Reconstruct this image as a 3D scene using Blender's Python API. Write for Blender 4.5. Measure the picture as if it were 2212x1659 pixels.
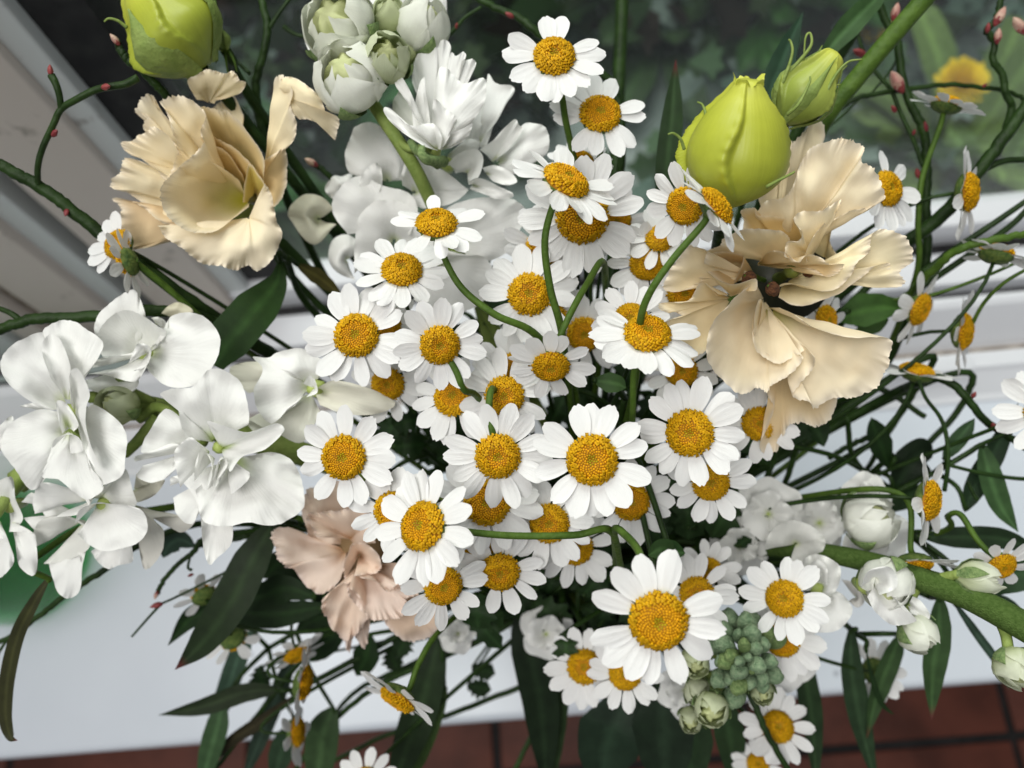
import bpy, math, random
import numpy as np
from mathutils import Vector, Matrix, noise as mnoise

for o in list(bpy.data.objects):
    bpy.data.objects.remove(o)
SC = bpy.context.scene
COL = SC.collection
rnd = random.Random(7)

# ------------------------------------------------------------------ camera
FPX, CX, CY, CAMH = 1702.0, 1106.0, 829.5, 0.6          # focal length and centre on a 2212 x 1659 sheet
_n = lambda v: v / np.linalg.norm(v)
_down = _n(np.array([(1215 - CX) / FPX, -(1430 - CY) / FPX, -1.0]))
Zc = -_down
Xc = -_n(np.array([(-15000 - CX) / FPX, -(2724 - CY) / FPX, -1.0]))
Xc = _n(Xc - Zc * np.dot(Xc, Zc))
Yc = np.cross(Zc, Xc)
ROT = np.array([Xc, Yc, Zc])                              # camera axes -> world axes
CAM = np.array([0.0, 0.0, CAMH])
cd = bpy.data.cameras.new('camera')
cam = bpy.data.objects.new('camera', cd)
COL.objects.link(cam)
cd.sensor_width = 36.0
cd.lens = 36.0 * FPX / 2212.0
cd.clip_start, cd.clip_end = 0.01, 50
cd.dof.use_dof = True
cd.dof.focus_distance = 0.222
cd.dof.aperture_fstop = 9.5
m4 = Matrix(ROT.tolist()).to_4x4()
m4.translation = CAM.tolist()
cam.matrix_world = m4
SC.camera = cam

# ------------------------------------------------------------------ light
w = bpy.data.worlds.new('World')
SC.world = w
w.use_nodes = True
bg = w.node_tree.nodes['Background']
bg.inputs[0].default_value = (0.92, 0.96, 1.0, 1)
bg.inputs[1].default_value = 0.22


def area(name, loc, target, size, power, col):
    l = bpy.data.lights.new(name, 'AREA')
    l.shape = 'RECTANGLE'
    l.size, l.size_y = size
    l.energy = power
    l.color = col
    o = bpy.data.objects.new(name, l)
    COL.objects.link(o)
    o.location = loc
    o.rotation_euler = (Vector(target) - Vector(loc)).to_track_quat('-Z', 'Y').to_euler()
    return o


area('window_daylight', (-0.25, 1.55, 2.1), (0, 0.05, 0.3), (1.5, 0.9), 47, (1.0, 0.985, 0.96))
area('roof_daylight', (-0.5, -0.25, 2.3), (0, 0.1, 0.2), (1.4, 1.0), 36, (1.0, 0.98, 0.95))
SC.view_settings.view_transform = 'Standard'
SC.view_settings.look = 'None'
SC.view_settings.exposure = 0.0
SC.view_settings.gamma = 1.0
SC.cycles.use_denoising = True
SC.cycles.max_bounces = 10
SC.cycles.transparent_max_bounces = 12


# ------------------------------------------------------------------ placing helpers
def at(x, y, d):
    """point seen at sheet position x, y at d metres in front of the camera"""
    return CAM + ROT @ np.array([(x - CX) / FPX * d, -(y - CY) / FPX * d, -d])


def cdir(x, y, z):
    """direction: x right, y down the picture, z towards the viewer"""
    return _n(ROT @ np.array([x, -y, z]))


def tf1(x, y): return x / 2.977, y / 2.977
def tf2(x, y): return x / 2.977 + 734.5, y / 2.977
def tf3(x, y): return x / 2.977 + 1469.0, y / 2.977
def tf4(x, y): return x / 2.977, y / 2.977 + 553.0
def tf6(x, y): return x / 2.977 + 1469.0, y / 2.977 + 553.0
def tf7(x, y): return x / 2.977, y / 2.977 + 1101.7
def tfA(x, y): return x / 3.555 + 570.3, y / 3.555              # stock close-up
def tfB(x, y): return x / 3.459 + 1348.0, y / 3.459 + 224.7     # right lisianthus close-up
def tfC(x, y): return x / 4.364 + 570.3, y / 4.364 + 1036.9     # peach lisianthus close-up
def tfD(x, y): return x / 3.878 + 1641.8, y / 3.878 + 993.7     # right stock close-up
def tf0(x, y): return x, y


def catmull(P, per=8):
    P = np.asarray(P, float)
    if len(P) < 3:
        t = np.linspace(0, 1, per + 1)[:, None]
        return P[0] * (1 - t) + P[-1] * t
    Q = np.vstack([2 * P[0] - P[1], P, 2 * P[-1] - P[-2]])
    out = []
    for i in range(1, len(Q) - 2):
        p0, p1, p2, p3 = Q[i - 1], Q[i], Q[i + 1], Q[i + 2]
        for t in np.linspace(0, 1, per, endpoint=False):
            out.append(0.5 * ((2 * p1) + (-p0 + p2) * t + (2 * p0 - 5 * p1 + 4 * p2 - p3) * t * t
                              + (-p0 + 3 * p1 - 3 * p2 + p3) * t ** 3))
    out.append(P[-1])
    return np.array(out)


def smooth_noise(n, cells, rg):
    k = np.array([rg.uniform(-1, 1) for _ in range(cells + 3)])
    t = np.linspace(0, cells, n)
    i = t.astype(int)
    f = t - i
    f = f * f * (3 - 2 * f)
    return k[i] * (1 - f) + k[i + 1] * f


# ------------------------------------------------------------------ materials
def new_mat(name):
    m = bpy.data.materials.new(name)
    m.use_nodes = True
    nt = m.node_tree
    b = nt.nodes['Principled BSDF']
    return m, nt, b


def petal_mat(name, rough=0.55, transl=0.3, vein=14.0, bump=0.25, var=0.06, spec=0.35):
    """petal tissue: vertex colour x faint blotches, veined bump along the petal, some light through it"""
    m, nt, b = new_mat(name)
    N, L = nt.nodes, nt.links
    ca = N.new('ShaderNodeAttribute'); ca.attribute_name = 'Col'
    ua = N.new('ShaderNodeAttribute'); ua.attribute_name = 'PUV'
    mp = N.new('ShaderNodeMapping'); mp.inputs['Scale'].default_value = (1.6, vein, 1)
    L.new(ua.outputs['Vector'], mp.inputs['Vector'])
    nz = N.new('ShaderNodeTexNoise'); nz.inputs['Scale'].default_value = 1.6; nz.inputs['Detail'].default_value = 5
    L.new(mp.outputs[0], nz.inputs['Vector'])
    tc = N.new('ShaderNodeTexCoord')
    n2 = N.new('ShaderNodeTexNoise'); n2.inputs['Scale'].default_value = 160; n2.inputs['Detail'].default_value = 4
    geo = N.new('ShaderNodeNewGeometry')
    L.new(geo.outputs['Position'], n2.inputs['Vector'])
    mr = N.new('ShaderNodeMapRange')
    mr.inputs['From Min'].default_value = 0.3; mr.inputs['From Max'].default_value = 0.7
    mr.inputs['To Min'].default_value = 1 - var; mr.inputs['To Max'].default_value = 1.0
    L.new(n2.outputs['Fac'], mr.inputs['Value'])
    mx = N.new('ShaderNodeMix'); mx.data_type = 'RGBA'; mx.blend_type = 'MULTIPLY'
    mx.inputs['Factor'].default_value = 1.0
    L.new(ca.outputs['Color'], mx.inputs['A']); L.new(mr.outputs[0], mx.inputs['B'])
    L.new(mx.outputs['Result'], b.inputs['Base Color'])
    b.inputs['Roughness'].default_value = rough
    b.inputs['Specular IOR Level'].default_value = spec
    ad = N.new('ShaderNodeMath'); ad.operation = 'MULTIPLY_ADD'
    ad.inputs[1].default_value = 0.35
    L.new(n2.outputs['Fac'], ad.inputs[0]); L.new(nz.outputs['Fac'], ad.inputs[2])
    bp = N.new('ShaderNodeBump'); bp.inputs['Strength'].default_value = bump; bp.inputs['Distance'].default_value = 0.0012
    L.new(ad.outputs[0], bp.inputs['Height'])
    L.new(bp.outputs[0], b.inputs['Normal'])
    tr = N.new('ShaderNodeBsdfTranslucent')
    L.new(mx.outputs['Result'], tr.inputs['Color']); L.new(bp.outputs[0], tr.inputs['Normal'])
    ms = N.new('ShaderNodeMixShader'); ms.inputs[0].default_value = transl
    L.new(b.outputs[0], ms.inputs[1]); L.new(tr.outputs[0], ms.inputs[2])
    L.new(ms.outputs[0], N['Material Output'].inputs['Surface'])
    return m


def plain(name, c1, c2=None, rough=0.5, scale=60, bump=0.0, spec=0.4, bscale=None, detail=6, lo=0.35, hi=0.65, dist=0.002):
    m, nt, b = new_mat(name)
    N, L = nt.nodes, nt.links
    b.inputs['Roughness'].default_value = rough
    b.inputs['Specular IOR Level'].default_value = spec
    geo = N.new('ShaderNodeNewGeometry')
    nz = N.new('ShaderNodeTexNoise'); nz.inputs['Scale'].default_value = scale; nz.inputs['Detail'].default_value = detail
    L.new(geo.outputs['Position'], nz.inputs['Vector'])
    cr = N.new('ShaderNodeValToRGB')
    cr.color_ramp.elements[0].position = lo; cr.color_ramp.elements[1].position = hi
    cr.color_ramp.elements[0].color = (*c1, 1); cr.color_ramp.elements[1].color = (*(c2 or c1), 1)
    L.new(nz.outputs['Fac'], cr.inputs[0]); L.new(cr.outputs[0], b.inputs['Base Color'])
    if bump:
        n2 = N.new('ShaderNodeTexNoise'); n2.inputs['Scale'].default_value = bscale or scale * 3; n2.inputs['Detail'].default_value = 8
        L.new(geo.outputs['Position'], n2.inputs['Vector'])
        bp = N.new('ShaderNodeBump'); bp.inputs['Strength'].default_value = bump; bp.inputs['Distance'].default_value = dist
        L.new(n2.outputs['Fac'], bp.inputs['Height']); L.new(bp.outputs[0], b.inputs['Normal'])
    return m


M_IVY = None


def leaf_mat(name, rough=0.45, transl=0.22, var=0.35):
    return petal_mat(name, rough, transl, 30, 0.3, var, 0.22)


M_DP = petal_mat('daisy_petal_white', 0.5, 0.22, 10, 0.25, 0.03)
M_LIS = petal_mat('lisianthus_petal', 0.85, 0.22, 30, 0.10, 0.03, 0.08)
M_STK = petal_mat('stock_petal', 0.6, 0.24, 14, 0.22, 0.02, 0.3)
M_BUD = petal_mat('bud_green', 0.42, 0.15, 24, 0.10, 0.12, 0.4)
M_LEAF = leaf_mat('leaf_green')
M_IVY = petal_mat('ivy_matt', 0.85, 0.1, 20, 0.2, 0.3, 0.08)
M_DISC = petal_mat('daisy_disc', 0.6, 0.08, 6, 0.1, 0.12, 0.25)
M_STEM = plain('stem_green', (0.045, 0.090, 0.010), (0.075, 0.135, 0.018), 0.55, 180, 0.3, 0.22)
M_STEMD = plain('stem_dark_green', (0.010, 0.024, 0.004), (0.022, 0.050, 0.009), 0.5, 140, 0.3, 0.2)
M_STEML = plain('stem_pale_green', (0.17, 0.24, 0.05), (0.24, 0.31, 0.08), 0.6, 160, 0.4, 0.3)
M_HAIRY = plain('stem_hairy_green', (0.055, 0.100, 0.020), (0.085, 0.140, 0.034), 0.8, 900, 0.6, 0.12, 1800)
M_CALYX = plain('calyx_green', (0.05, 0.10, 0.02), (0.14, 0.19, 0.04), 0.6, 700, 0.5, 0.3)
M_SEPAL = plain('sepal_downy_green', (0.16, 0.25, 0.09), (0.28, 0.38, 0.15), 0.75, 900, 0.7, 0.2)
M_DOWNY = plain('bud_downy_grey_green', (0.17, 0.27, 0.15), (0.32, 0.43, 0.26), 0.8, 700, 0.8, 0.2)
M_RBUD = plain('twig_bud_red', (0.17, 0.018, 0.025), (0.30, 0.06, 0.055), 0.5, 300, 0.3)
M_PBUD = plain('twig_bud_pink', (0.42, 0.19, 0.16), (0.56, 0.43, 0.32), 0.5, 260, 0.3)
M_ANTH = plain('dried_anther', (0.07, 0.025, 0.01), (0.20, 0.08, 0.03), 0.8, 900, 0.8)

WHITE = (0.84, 0.84, 0.83)


# ------------------------------------------------------------------ mesh helpers
def tag(o, label, cat, group=None, kind=None):
    if label: o['label'] = label
    if cat: o['category'] = cat
    if group: o['group'] = group
    if kind: o['kind'] = kind
    return o


def thing(name, label, cat, loc, group=None):
    e = bpy.data.objects.new(name, None)
    e.empty_display_size = 0.01
    e.location = Vector([float(c) for c in loc])
    COL.objects.link(e)
    return tag(e, label, cat, group)


def link(name, me, parent=None):
    o = bpy.data.objects.new(name, me)
    COL.objects.link(o)
    if parent is not None:
        o.parent = parent
    return o


def mesh(name, V, Fc, mat, col=None, puv=None, smooth=True):
    V = np.asarray(V, float)
    me = bpy.data.meshes.new(name)
    me.from_pydata(V.tolist(), [], [tuple(int(i) for i in f) for f in Fc])
    if smooth:
        me.shade_smooth()
    me.materials.append(mat)
    n = len(V)
    if col is not None:
        c = np.ones((n, 4)); c[:, :3] = col
        a = me.color_attributes.new('Col', 'FLOAT_COLOR', 'POINT')
        a.data.foreach_set('color', c.ravel())
    if puv is not None:
        p = np.zeros((n, 3)); p[:, :2] = puv
        a = me.attributes.new('PUV', 'FLOAT_VECTOR', 'POINT')
        a.data.foreach_set('vector', p.ravel())
    me.update()
    return me


def grid_faces(nu, nv, wrap=False):
    i, j = np.meshgrid(np.arange(nu - 1), np.arange(nv if wrap else nv - 1), indexing='ij')
    j2 = (j + 1) % nv
    return np.stack([i * nv + j, i * nv + j2, (i + 1) * nv + j2, (i + 1) * nv + j], -1).reshape(-1, 4)


def frames(P):
    T = np.gradient(P, axis=0)
    T /= np.linalg.norm(T, axis=1)[:, None] + 1e-12
    a = np.array([0.3, 0.2, 1.0])
    if abs(np.dot(_n(a), T[0])) > 0.9:
        a = np.array([1.0, 0, 0])
    u = _n(a - T[0] * np.dot(a, T[0]))
    U = [u]
    for t in T[1:]:
        u = _n(u - t * np.dot(u, t))
        U.append(u)
    U = np.array(U)
    return T, U, np.cross(T, U)


def tube_data(P, r0, r1=None, k=8, rib=0.0):
    P = np.asarray(P, float)
    T, U, B = frames(P)
    n = len(P)
    r = np.linspace(r0, r1 if r1 is not None else r0, n)
    a = np.linspace(0, 2 * math.pi, k, endpoint=False)
    rr = 1 + rib * (np.arange(k) % 2)
    V = P[:, None, :] + r[:, None, None] * rr[None, :, None] * (np.cos(a)[None, :, None] * U[:, None, :] + np.sin(a)[None, :, None] * B[:, None, :])
    V = V.reshape(-1, 3)
    Fc = [tuple(f) for f in grid_faces(n, k, True)]
    Fc.append(tuple(range(k - 1, -1, -1)))
    Fc.append(tuple(range((n - 1) * k, n * k)))
    return V, Fc


def tube(name, P, r0, r1, mat, parent, origin, k=8, rib=0.0, minv=None):
    V, Fc = tube_data(P, r0, r1, k, rib)
    V = V - origin
    if minv is not None:
        V = V @ np.array(minv.to_3x3()).T
    return link(name, mesh(name, V, Fc, mat), parent)


# where every stem goes: the mouth of the vase
VASE = np.array([0.012, 0.043, 0.185])


def to_vase(P0, back, rg, bend=0.05, n=22):
    a = rg.uniform(0, 2 * math.pi); q = rg.uniform(0, 0.026)
    V0 = VASE + np.array([q * math.cos(a), q * math.sin(a), 0.0])
    b1 = P0 + back * bend
    b2 = V0 + _n(P0 - V0) * 0.05 + np.array([0, 0, 0.03])
    t = np.linspace(0, 1, n)[:, None]
    C = (1 - t) ** 3 * P0 + 3 * (1 - t) ** 2 * t * b1 + 3 * (1 - t) * t * t * b2 + t ** 3 * V0
    low = V0 + np.array([-0.3 * q * math.cos(a), -0.3 * q * math.sin(a), -0.11])
    return np.vstack([C, low[None]])


# ================================================================== THE PLACE
def box(name, x0, x1, y0, y1, z0, z1, mat, parent=None, bev=0.0, origin=(0, 0, 0)):
    import bmesh
    bm = bmesh.new()
    bmesh.ops.create_cube(bm, size=1.0)
    for v in bm.verts:
        v.co = Vector(((x0 + x1) / 2 + v.co.x * (x1 - x0) - origin[0], (y0 + y1) / 2 + v.co.y * (y1 - y0) - origin[1],
                       (z0 + z1) / 2 + v.co.z * (z1 - z0) - origin[2]))
    if bev:
        bmesh.ops.bevel(bm, geom=bm.edges[:], offset=bev, segments=3, affect='EDGES', profile=0.5)
    me = bpy.data.meshes.new(name)
    bm.to_mesh(me); bm.free()
    me.shade_smooth() if bev else None
    me.materials.append(mat)
    return link(name, me, parent)


def sill_material():
    m, nt, b = new_mat('sill_white_plastic')
    N, L = nt.nodes, nt.links
    geo = N.new('ShaderNodeNewGeometry')
    n1 = N.new('ShaderNodeTexNoise'); n1.inputs['Scale'].default_value = 7; n1.inputs['Detail'].default_value = 5
    L.new(geo.outputs['Position'], n1.inputs['Vector'])
    r1 = N.new('ShaderNodeValToRGB')
    r1.color_ramp.elements[0].position = 0.3; r1.color_ramp.elements[0].color = (0.58, 0.62, 0.68, 1)
    r1.color_ramp.elements[1].position = 0.7; r1.color_ramp.elements[1].color = (0.65, 0.69, 0.75, 1)
    L.new(n1.outputs['Fac'], r1.inputs[0])
    vo = N.new('ShaderNodeTexVoronoi'); vo.inputs['Scale'].default_value = 34
    L.new(geo.outputs['Position'], vo.inputs['Vector'])
    r2 = N.new('ShaderNodeValToRGB')
    r2.color_ramp.elements[0].position = 0.03; r2.color_ramp.elements[0].color = (0.5, 0.5, 0.52, 1)
    r2.color_ramp.elements[1].position = 0.10; r2.color_ramp.elements[1].color = (1, 1, 1, 1)
    L.new(vo.outputs['Distance'], r2.inputs[0])
    n3 = N.new('ShaderNodeTexNoise'); n3.inputs['Scale'].default_value = 22
    L.new(geo.outputs['Position'], n3.inputs['Vector'])
    gt = N.new('ShaderNodeMath'); gt.operation = 'GREATER_THAN'; gt.inputs[1].default_value = 0.56
    L.new(n3.outputs['Fac'], gt.inputs[0])
    mx = N.new('ShaderNodeMix'); mx.data_type = 'RGBA'; mx.blend_type = 'MULTIPLY'
    L.new(gt.outputs[0], mx.inputs['Factor']); L.new(r1.outputs[0], mx.inputs['A']); L.new(r2.outputs[0], mx.inputs['B'])
    L.new(mx.outputs['Result'], b.inputs['Base Color'])
    b.inputs['Roughness'].default_value = 0.3
    return m


def dirty_frame(name, c, dirt=(0.16, 0.13, 0.10), amt=0.62, scale=30):
    m, nt, b = new_mat(name)
    N, L = nt.nodes, nt.links
    geo = N.new('ShaderNodeNewGeometry')
    n1 = N.new('ShaderNodeTexNoise'); n1.inputs['Scale'].default_value = scale; n1.inputs['Detail'].default_value = 9
    n1.inputs['Roughness'].default_value = 0.7
    L.new(geo.outputs['Position'], n1.inputs['Vector'])
    r = N.new('ShaderNodeValToRGB')
    e = r.color_ramp.elements
    e[0].position = amt; e[0].color = (*c, 1)
    e[1].position = amt + 0.12; e[1].color = (*dirt, 1)
    L.new(n1.outputs['Fac'], r.inputs[0])
    L.new(r.outputs[0], b.inputs['Base Color'])
    b.inputs['Roughness'].default_value = 0.5
    return m


M_SILL = sill_material()
M_FRAME = dirty_frame('window_frame_aged_white', (0.66, 0.59, 0.53))
M_FRAMEL = dirty_frame('window_bead_pale_grey', (0.66, 0.69, 0.68), amt=0.60, scale=60)
M_FRAMEW = dirty_frame('window_rail_white', (0.68, 0.69, 0.72), amt=0.68)
M_GASK = plain('rubber_gasket_black', (0.006, 0.006, 0.007), (0.02, 0.02, 0.02), 0.7, 90)
M_DIRT = plain('grime_brown', (0.11, 0.075, 0.05), (0.30, 0.25, 0.21), 0.9, 110, 0.5)
M_TILE = plain('terracotta_tile', (0.060, 0.016, 0.009), (0.115, 0.032, 0.019), 0.6, 16, 0.25, 0.3, 120)
M_GROUT = plain('dark_grout', (0.008, 0.008, 0.008), (0.018, 0.016, 0.016), 0.9, 60, 0.3)

# windowsill
sill = box('windowsill', -0.95, 0.95, -0.036, 0.245, -0.035, 0.0, M_SILL, bev=0.006)
tag(sill, 'white plastic windowsill with a rounded front edge under the bouquet', 'windowsill', kind='structure')

# tiled floor below the sill, each tile its own piece
FZ = -0.42
floor = box('tiled_floor', -2.5, 2.5, -2.8, 0.24, FZ - 0.03, FZ - 0.004, M_GROUT)
tag(floor, 'terracotta tiled floor with dark grout below the sill', 'floor', kind='structure')
TS, TG = 0.2975, 0.009
TX0, TY0 = 0.508, -0.1186


def tile_mesh():
    t = box('tile', 0, TS - TG, 0, TS - TG, -0.008, 0.0, M_TILE, bev=0.0025)
    return t


t0 = tile_mesh()
tm = t0.data
bpy.data.objects.remove(t0)
for i in range(-5, 3):
    for j in (-2, -1, 0):
        o = link('tile', tm, floor)
        o.location = (TX0 + i * TS + TG / 2, TY0 + j * TS + TG / 2, FZ)
        o.rotation_euler = (rnd.uniform(-.003, .003), rnd.uniform(-.003, .003), rnd.uniform(-.004, .004))

# window: stepped bottom rail, left stile, gaskets, one pane
WO = np.array([0.2, 0.27, 0.0])
win = thing('window', 'aged white window frame with black gasket and one clear pane beside the sill', 'window', WO)


def wbox(name, *a, mat=M_FRAMEW, bev=0.0015):
    return box(name, *a, mat, win, bev, WO)


def wedge(name, prof, x0=-.95, x1=.95):
    V = [(x - WO[0], y - WO[1], z - WO[2]) for x in (x0, x1) for y, z in prof]
    k = len(prof)
    Fc = [(i, (i + 1) % k, k + (i + 1) % k, k + i) for i in range(k)] + [tuple(range(k - 1, -1, -1)), tuple(range(k, 2 * k))]
    return link(name, mesh(name, V, Fc, M_FRAMEW, smooth=False), win)


wedge('frame_rail', [(.165, -.03), (.165, .0015), (.170, .003), (.185, .013), (.188, .016), (.200, .016), (.200, -.03)])
wbox('frame_groove', -0.95, 0.95, 0.199, 0.206, -0.03, 0.008, mat=M_DIRT, bev=0)
wedge('frame_rail', [(.205, -.03), (.205, .001), (.209, .004), (.232, .031), (.236, .033), (.240, .033), (.240, -.03)])
wbox('gasket', -0.95, 0.95, 0.2395, 0.2485, -0.03, 0.022, mat=M_GASK, bev=0)
wbox('sash_rail', -0.288, 0.95, 0.248, 0.275, -0.03, 0.040)
wbox('gasket', -0.288, 0.95, 0.2745, 0.289, 0.0, 0.033, mat=M_GASK, bev=0)
wbox('glazing_bead', -0.232, 0.95, 0.286, 0.310, 0.0, 0.062)
wbox('track_bar', 0.235, 0.332, 0.184, 0.196, 0.016, 0.021)
# left stile, upright
ZT = 1.5
wbox('gasket', -0.2175, -0.188, 0.297, 0.322, 0.0, ZT, mat=M_GASK, bev=0)
wbox('glazing_bead', -0.2325, -0.217, 0.288, 0.320, 0.0, ZT, mat=M_FRAMEL)
wbox('sash_stile', -0.288, -0.232, 0.282, 0.320, 0.0, ZT, mat=M_FRAME)
wbox('gasket', -0.305, -0.2875, 0.300, 0.325, 0.0, ZT, mat=M_GASK, bev=0)
wbox('frame_strip', -0.322, -0.3045, 0.284, 0.326, 0.0, ZT, mat=M_FRAMEL)
wbox('frame_jamb', -0.368, -0.3215, 0.276, 0.327, 0.0, ZT, mat=M_FRAME)
wbox('grime_line', -0.375, -0.3675, 0.278, 0.327, 0.0, ZT, mat=M_DIRT, bev=0)
wbox('frame_jamb', -0.396, -0.3745, 0.268, 0.328, 0.0, ZT, mat=M_FRAME)
wbox('frame_groove', -0.399, -0.3955, 0.272, 0.328, 0.0, ZT, mat=M_DIRT, bev=0)
wbox('frame_jamb', -0.75, -0.3985, 0.262, 0.329, 0.0, ZT, mat=M_FRAMEL)


def thin_fresnel(N, L, ior=1.5):
    """Fresnel that treats both faces of a thin glass wall as seen from the air side"""
    fr = N.new('ShaderNodeFresnel'); g = N.new('ShaderNodeNewGeometry')
    k = N.new('ShaderNodeMapRange')
    k.inputs['To Min'].default_value = ior; k.inputs['To Max'].default_value = 1 / ior
    L.new(g.outputs['Backfacing'], k.inputs['Value']); L.new(k.outputs[0], fr.inputs['IOR'])
    return fr


def pane_mat():
    m, nt, b = new_mat('window_glass')
    N, L = nt.nodes, nt.links
    fr = thin_fresnel(N, L, 1.27)          # index set low to weaken the haze reflected from the sill
    tr = N.new('ShaderNodeBsdfTransparent'); tr.inputs[0].default_value = (0.93, 0.96, 0.94, 1)
    gl = N.new('ShaderNodeBsdfGlossy'); gl.inputs['Roughness'].default_value = 0.02
    ms = N.new('ShaderNodeMixShader')
    L.new(fr.outputs[0], ms.inputs[0]); L.new(tr.outputs[0], ms.inputs[1]); L.new(gl.outputs[0], ms.inputs[2])
    df = N.new('ShaderNodeBsdfDiffuse'); df.inputs[0].default_value = (0.6, 0.63, 0.62, 1)
    m2 = N.new('ShaderNodeMixShader'); m2.inputs[0].default_value = 0.015       # dusty film
    L.new(ms.outputs[0], m2.inputs[1]); L.new(df.outputs[0], m2.inputs[2])
    L.new(m2.outputs[0], N['Material Output'].inputs['Surface'])
    return m


M_PANE = pane_mat()
pane = wbox('pane', -0.195, 0.95, 0.3045, 0.3085, 0.05, ZT, mat=M_PANE, bev=0)

# garden outside the pane
M_SOIL = plain('garden_ground_grey', (0.14, 0.185, 0.17), (0.38, 0.43, 0.41), 0.9, 9, 0.6, 0.2, 60, 8, 0.3, 0.72, 0.01)
gz = -0.30
n = 41
gx = np.linspace(-2.4, 2.4, n); gy = np.linspace(0.34, 3.2, n)
V = []
for yy in gy:
    for xx in gx:
        V.append((xx, yy, gz + 0.02 * math.sin(5 * xx + 3 * yy) + max(0.0, yy - 0.95) * 0.35))
go = link('garden_ground', mesh('garden_ground', V, grid_faces(n, n), M_SOIL))
tag(go, 'grey gravelly garden ground outside the window', 'ground', kind='structure')


def ivy_mass(name, count, region, cols, size, label, cat, seed, lift):
    rg = random.Random(seed)
    lob = [(0, -0.15), (0.42, -0.42), (0.55, 0.02), (0.95, 0.12), (0.5, 0.42), (0.22, 0.95), (0, 1.25)]
    out = lob + [(-x, y) for x, y in reversed(lob[1:-1])]
    V, Fc, Cc, Pp = [], [], [], []
    for _ in range(count):
        x, y, z = region(rg)
        s = rg.uniform(*size)
        a = rg.uniform(0, 6.28); ti = rg.uniform(-0.7, 0.7); tj = rg.uniform(-0.7, 0.7)
        R = Matrix.Rotation(a, 3, 'Z') @ Matrix.Rotation(ti, 3, 'X') @ Matrix.Rotation(tj, 3, 'Y')
        b = len(V)
        c = np.array(rg.choice(cols)) * rg.uniform(0.6, 1.3)
        for (px, py) in [(0, 0.25)] + out:
            p = R @ Vector((px * s, py * s, -0.25 * abs(px) * s))
            V.append((x + p.x, y + p.y, z + p.z + rg.uniform(0, lift) * 0))
            Cc.append(c); Pp.append((py, px))
        k = len(out)
        for i in range(k):
            Fc.append((b, b + 1 + i, b + 1 + (i + 1) % k))
    o = link(name, mesh(name, V, Fc, M_IVY, np.array(Cc), np.array(Pp)))
    return tag(o, label, cat, kind='stuff')


def reg_hedge(rg):
    x = rg.uniform(-1.6, 1.5); y = rg.uniform(0.62 if x < .05 else .76, 1.75)
    return x, y, gz + max(0, y - 0.9) * 0.5 + rg.uniform(0.0, 0.14)


def reg_creep(rg):
    y = rg.uniform(0.42, 0.95); x = rg.uniform(-0.5, 1.1)
    return x, y, gz + rg.uniform(0.02, 0.06)


ivy_mass('ivy_bank', 3600, reg_hedge, [(0.010, 0.022, 0.008), (0.016, 0.036, 0.012), (0.03, 0.05, 0.02), (0.022, 0.016, 0.012)], (0.025, 0.05),
         'dark ivy bank in the garden behind the window pane', 'ivy', 3, 0.1)
ivy_mass('ground_ivy', 330, reg_creep, [(0.12, 0.19, 0.15), (0.20, 0.26, 0.23), (0.09, 0.16, 0.08)], (0.02, 0.045),
         'grey green creeping leaves on the ground outside the pane', 'ground cover', 5, 0.02)


# ------------------------------------------------------------------ leaf blade
def blade_data(P, width, twist=0.0, fold=0.25, col=(0.035, 0.07, 0.022), col2=None, tipcol=None, wp=None, nrm=None, serr=0.0, rg=None):
    """long leaf along centre line P, face turned to nrm (default: upwards/viewer)"""
    P = catmull(P, 12)
    n_ = len(P)
    T = np.gradient(P, axis=0); T /= np.linalg.norm(T, axis=1)[:, None]
    N0 = cdir(0, 0, 1) if nrm is None else nrm
    t = np.linspace(0, 1, n_)
    wp = wp or [(0, 0.12), (0.12, 0.5), (0.4, 1.0), (0.7, 0.8), (0.9, 0.36), (1, 0.02)]
    wv = np.interp(t, [a for a, _ in wp], [b for _, b in wp]) * width / 2
    vs = np.linspace(-1, 1, 7)
    V, Cc, Pp = [], [], []
    c1 = np.array(col); c2 = np.array(col2 if col2 else [c * 1.7 for c in col])
    for i in range(n_):
        S = np.cross(T[i], N0); S = _n(S)
        Nn = np.cross(S, T[i])
        a = twist * (t[i] - 0.3)
        S2 = S * math.cos(a) + Nn * math.sin(a); N2 = np.cross(S2, T[i])
        for v in vs:
            ww = wv[i]
            if serr and rg:
                ww *= 1 + serr * math.sin(i * 1.7) * abs(v)
            p = P[i] + S2 * v * ww + N2 * (abs(v) * fold * ww + 0.06 * ww * math.sin(5 * t[i] + 2 * v))
            V.append(p)
            c = c1 * (1 - 0.0) if abs(v) > 0.2 else c2
            if tipcol is not None and t[i] > 0.9:
                k = min(1, (t[i] - 0.9) / 0.07); c = c * (1 - k) + np.array(tipcol) * k
            Cc.append(c); Pp.append((t[i] * 6, v))
    return np.array(V), grid_faces(n_, 7), np.array(Cc), np.array(Pp)


def px_path(pts):
    return np.array([at(*p) for p in pts])


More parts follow.
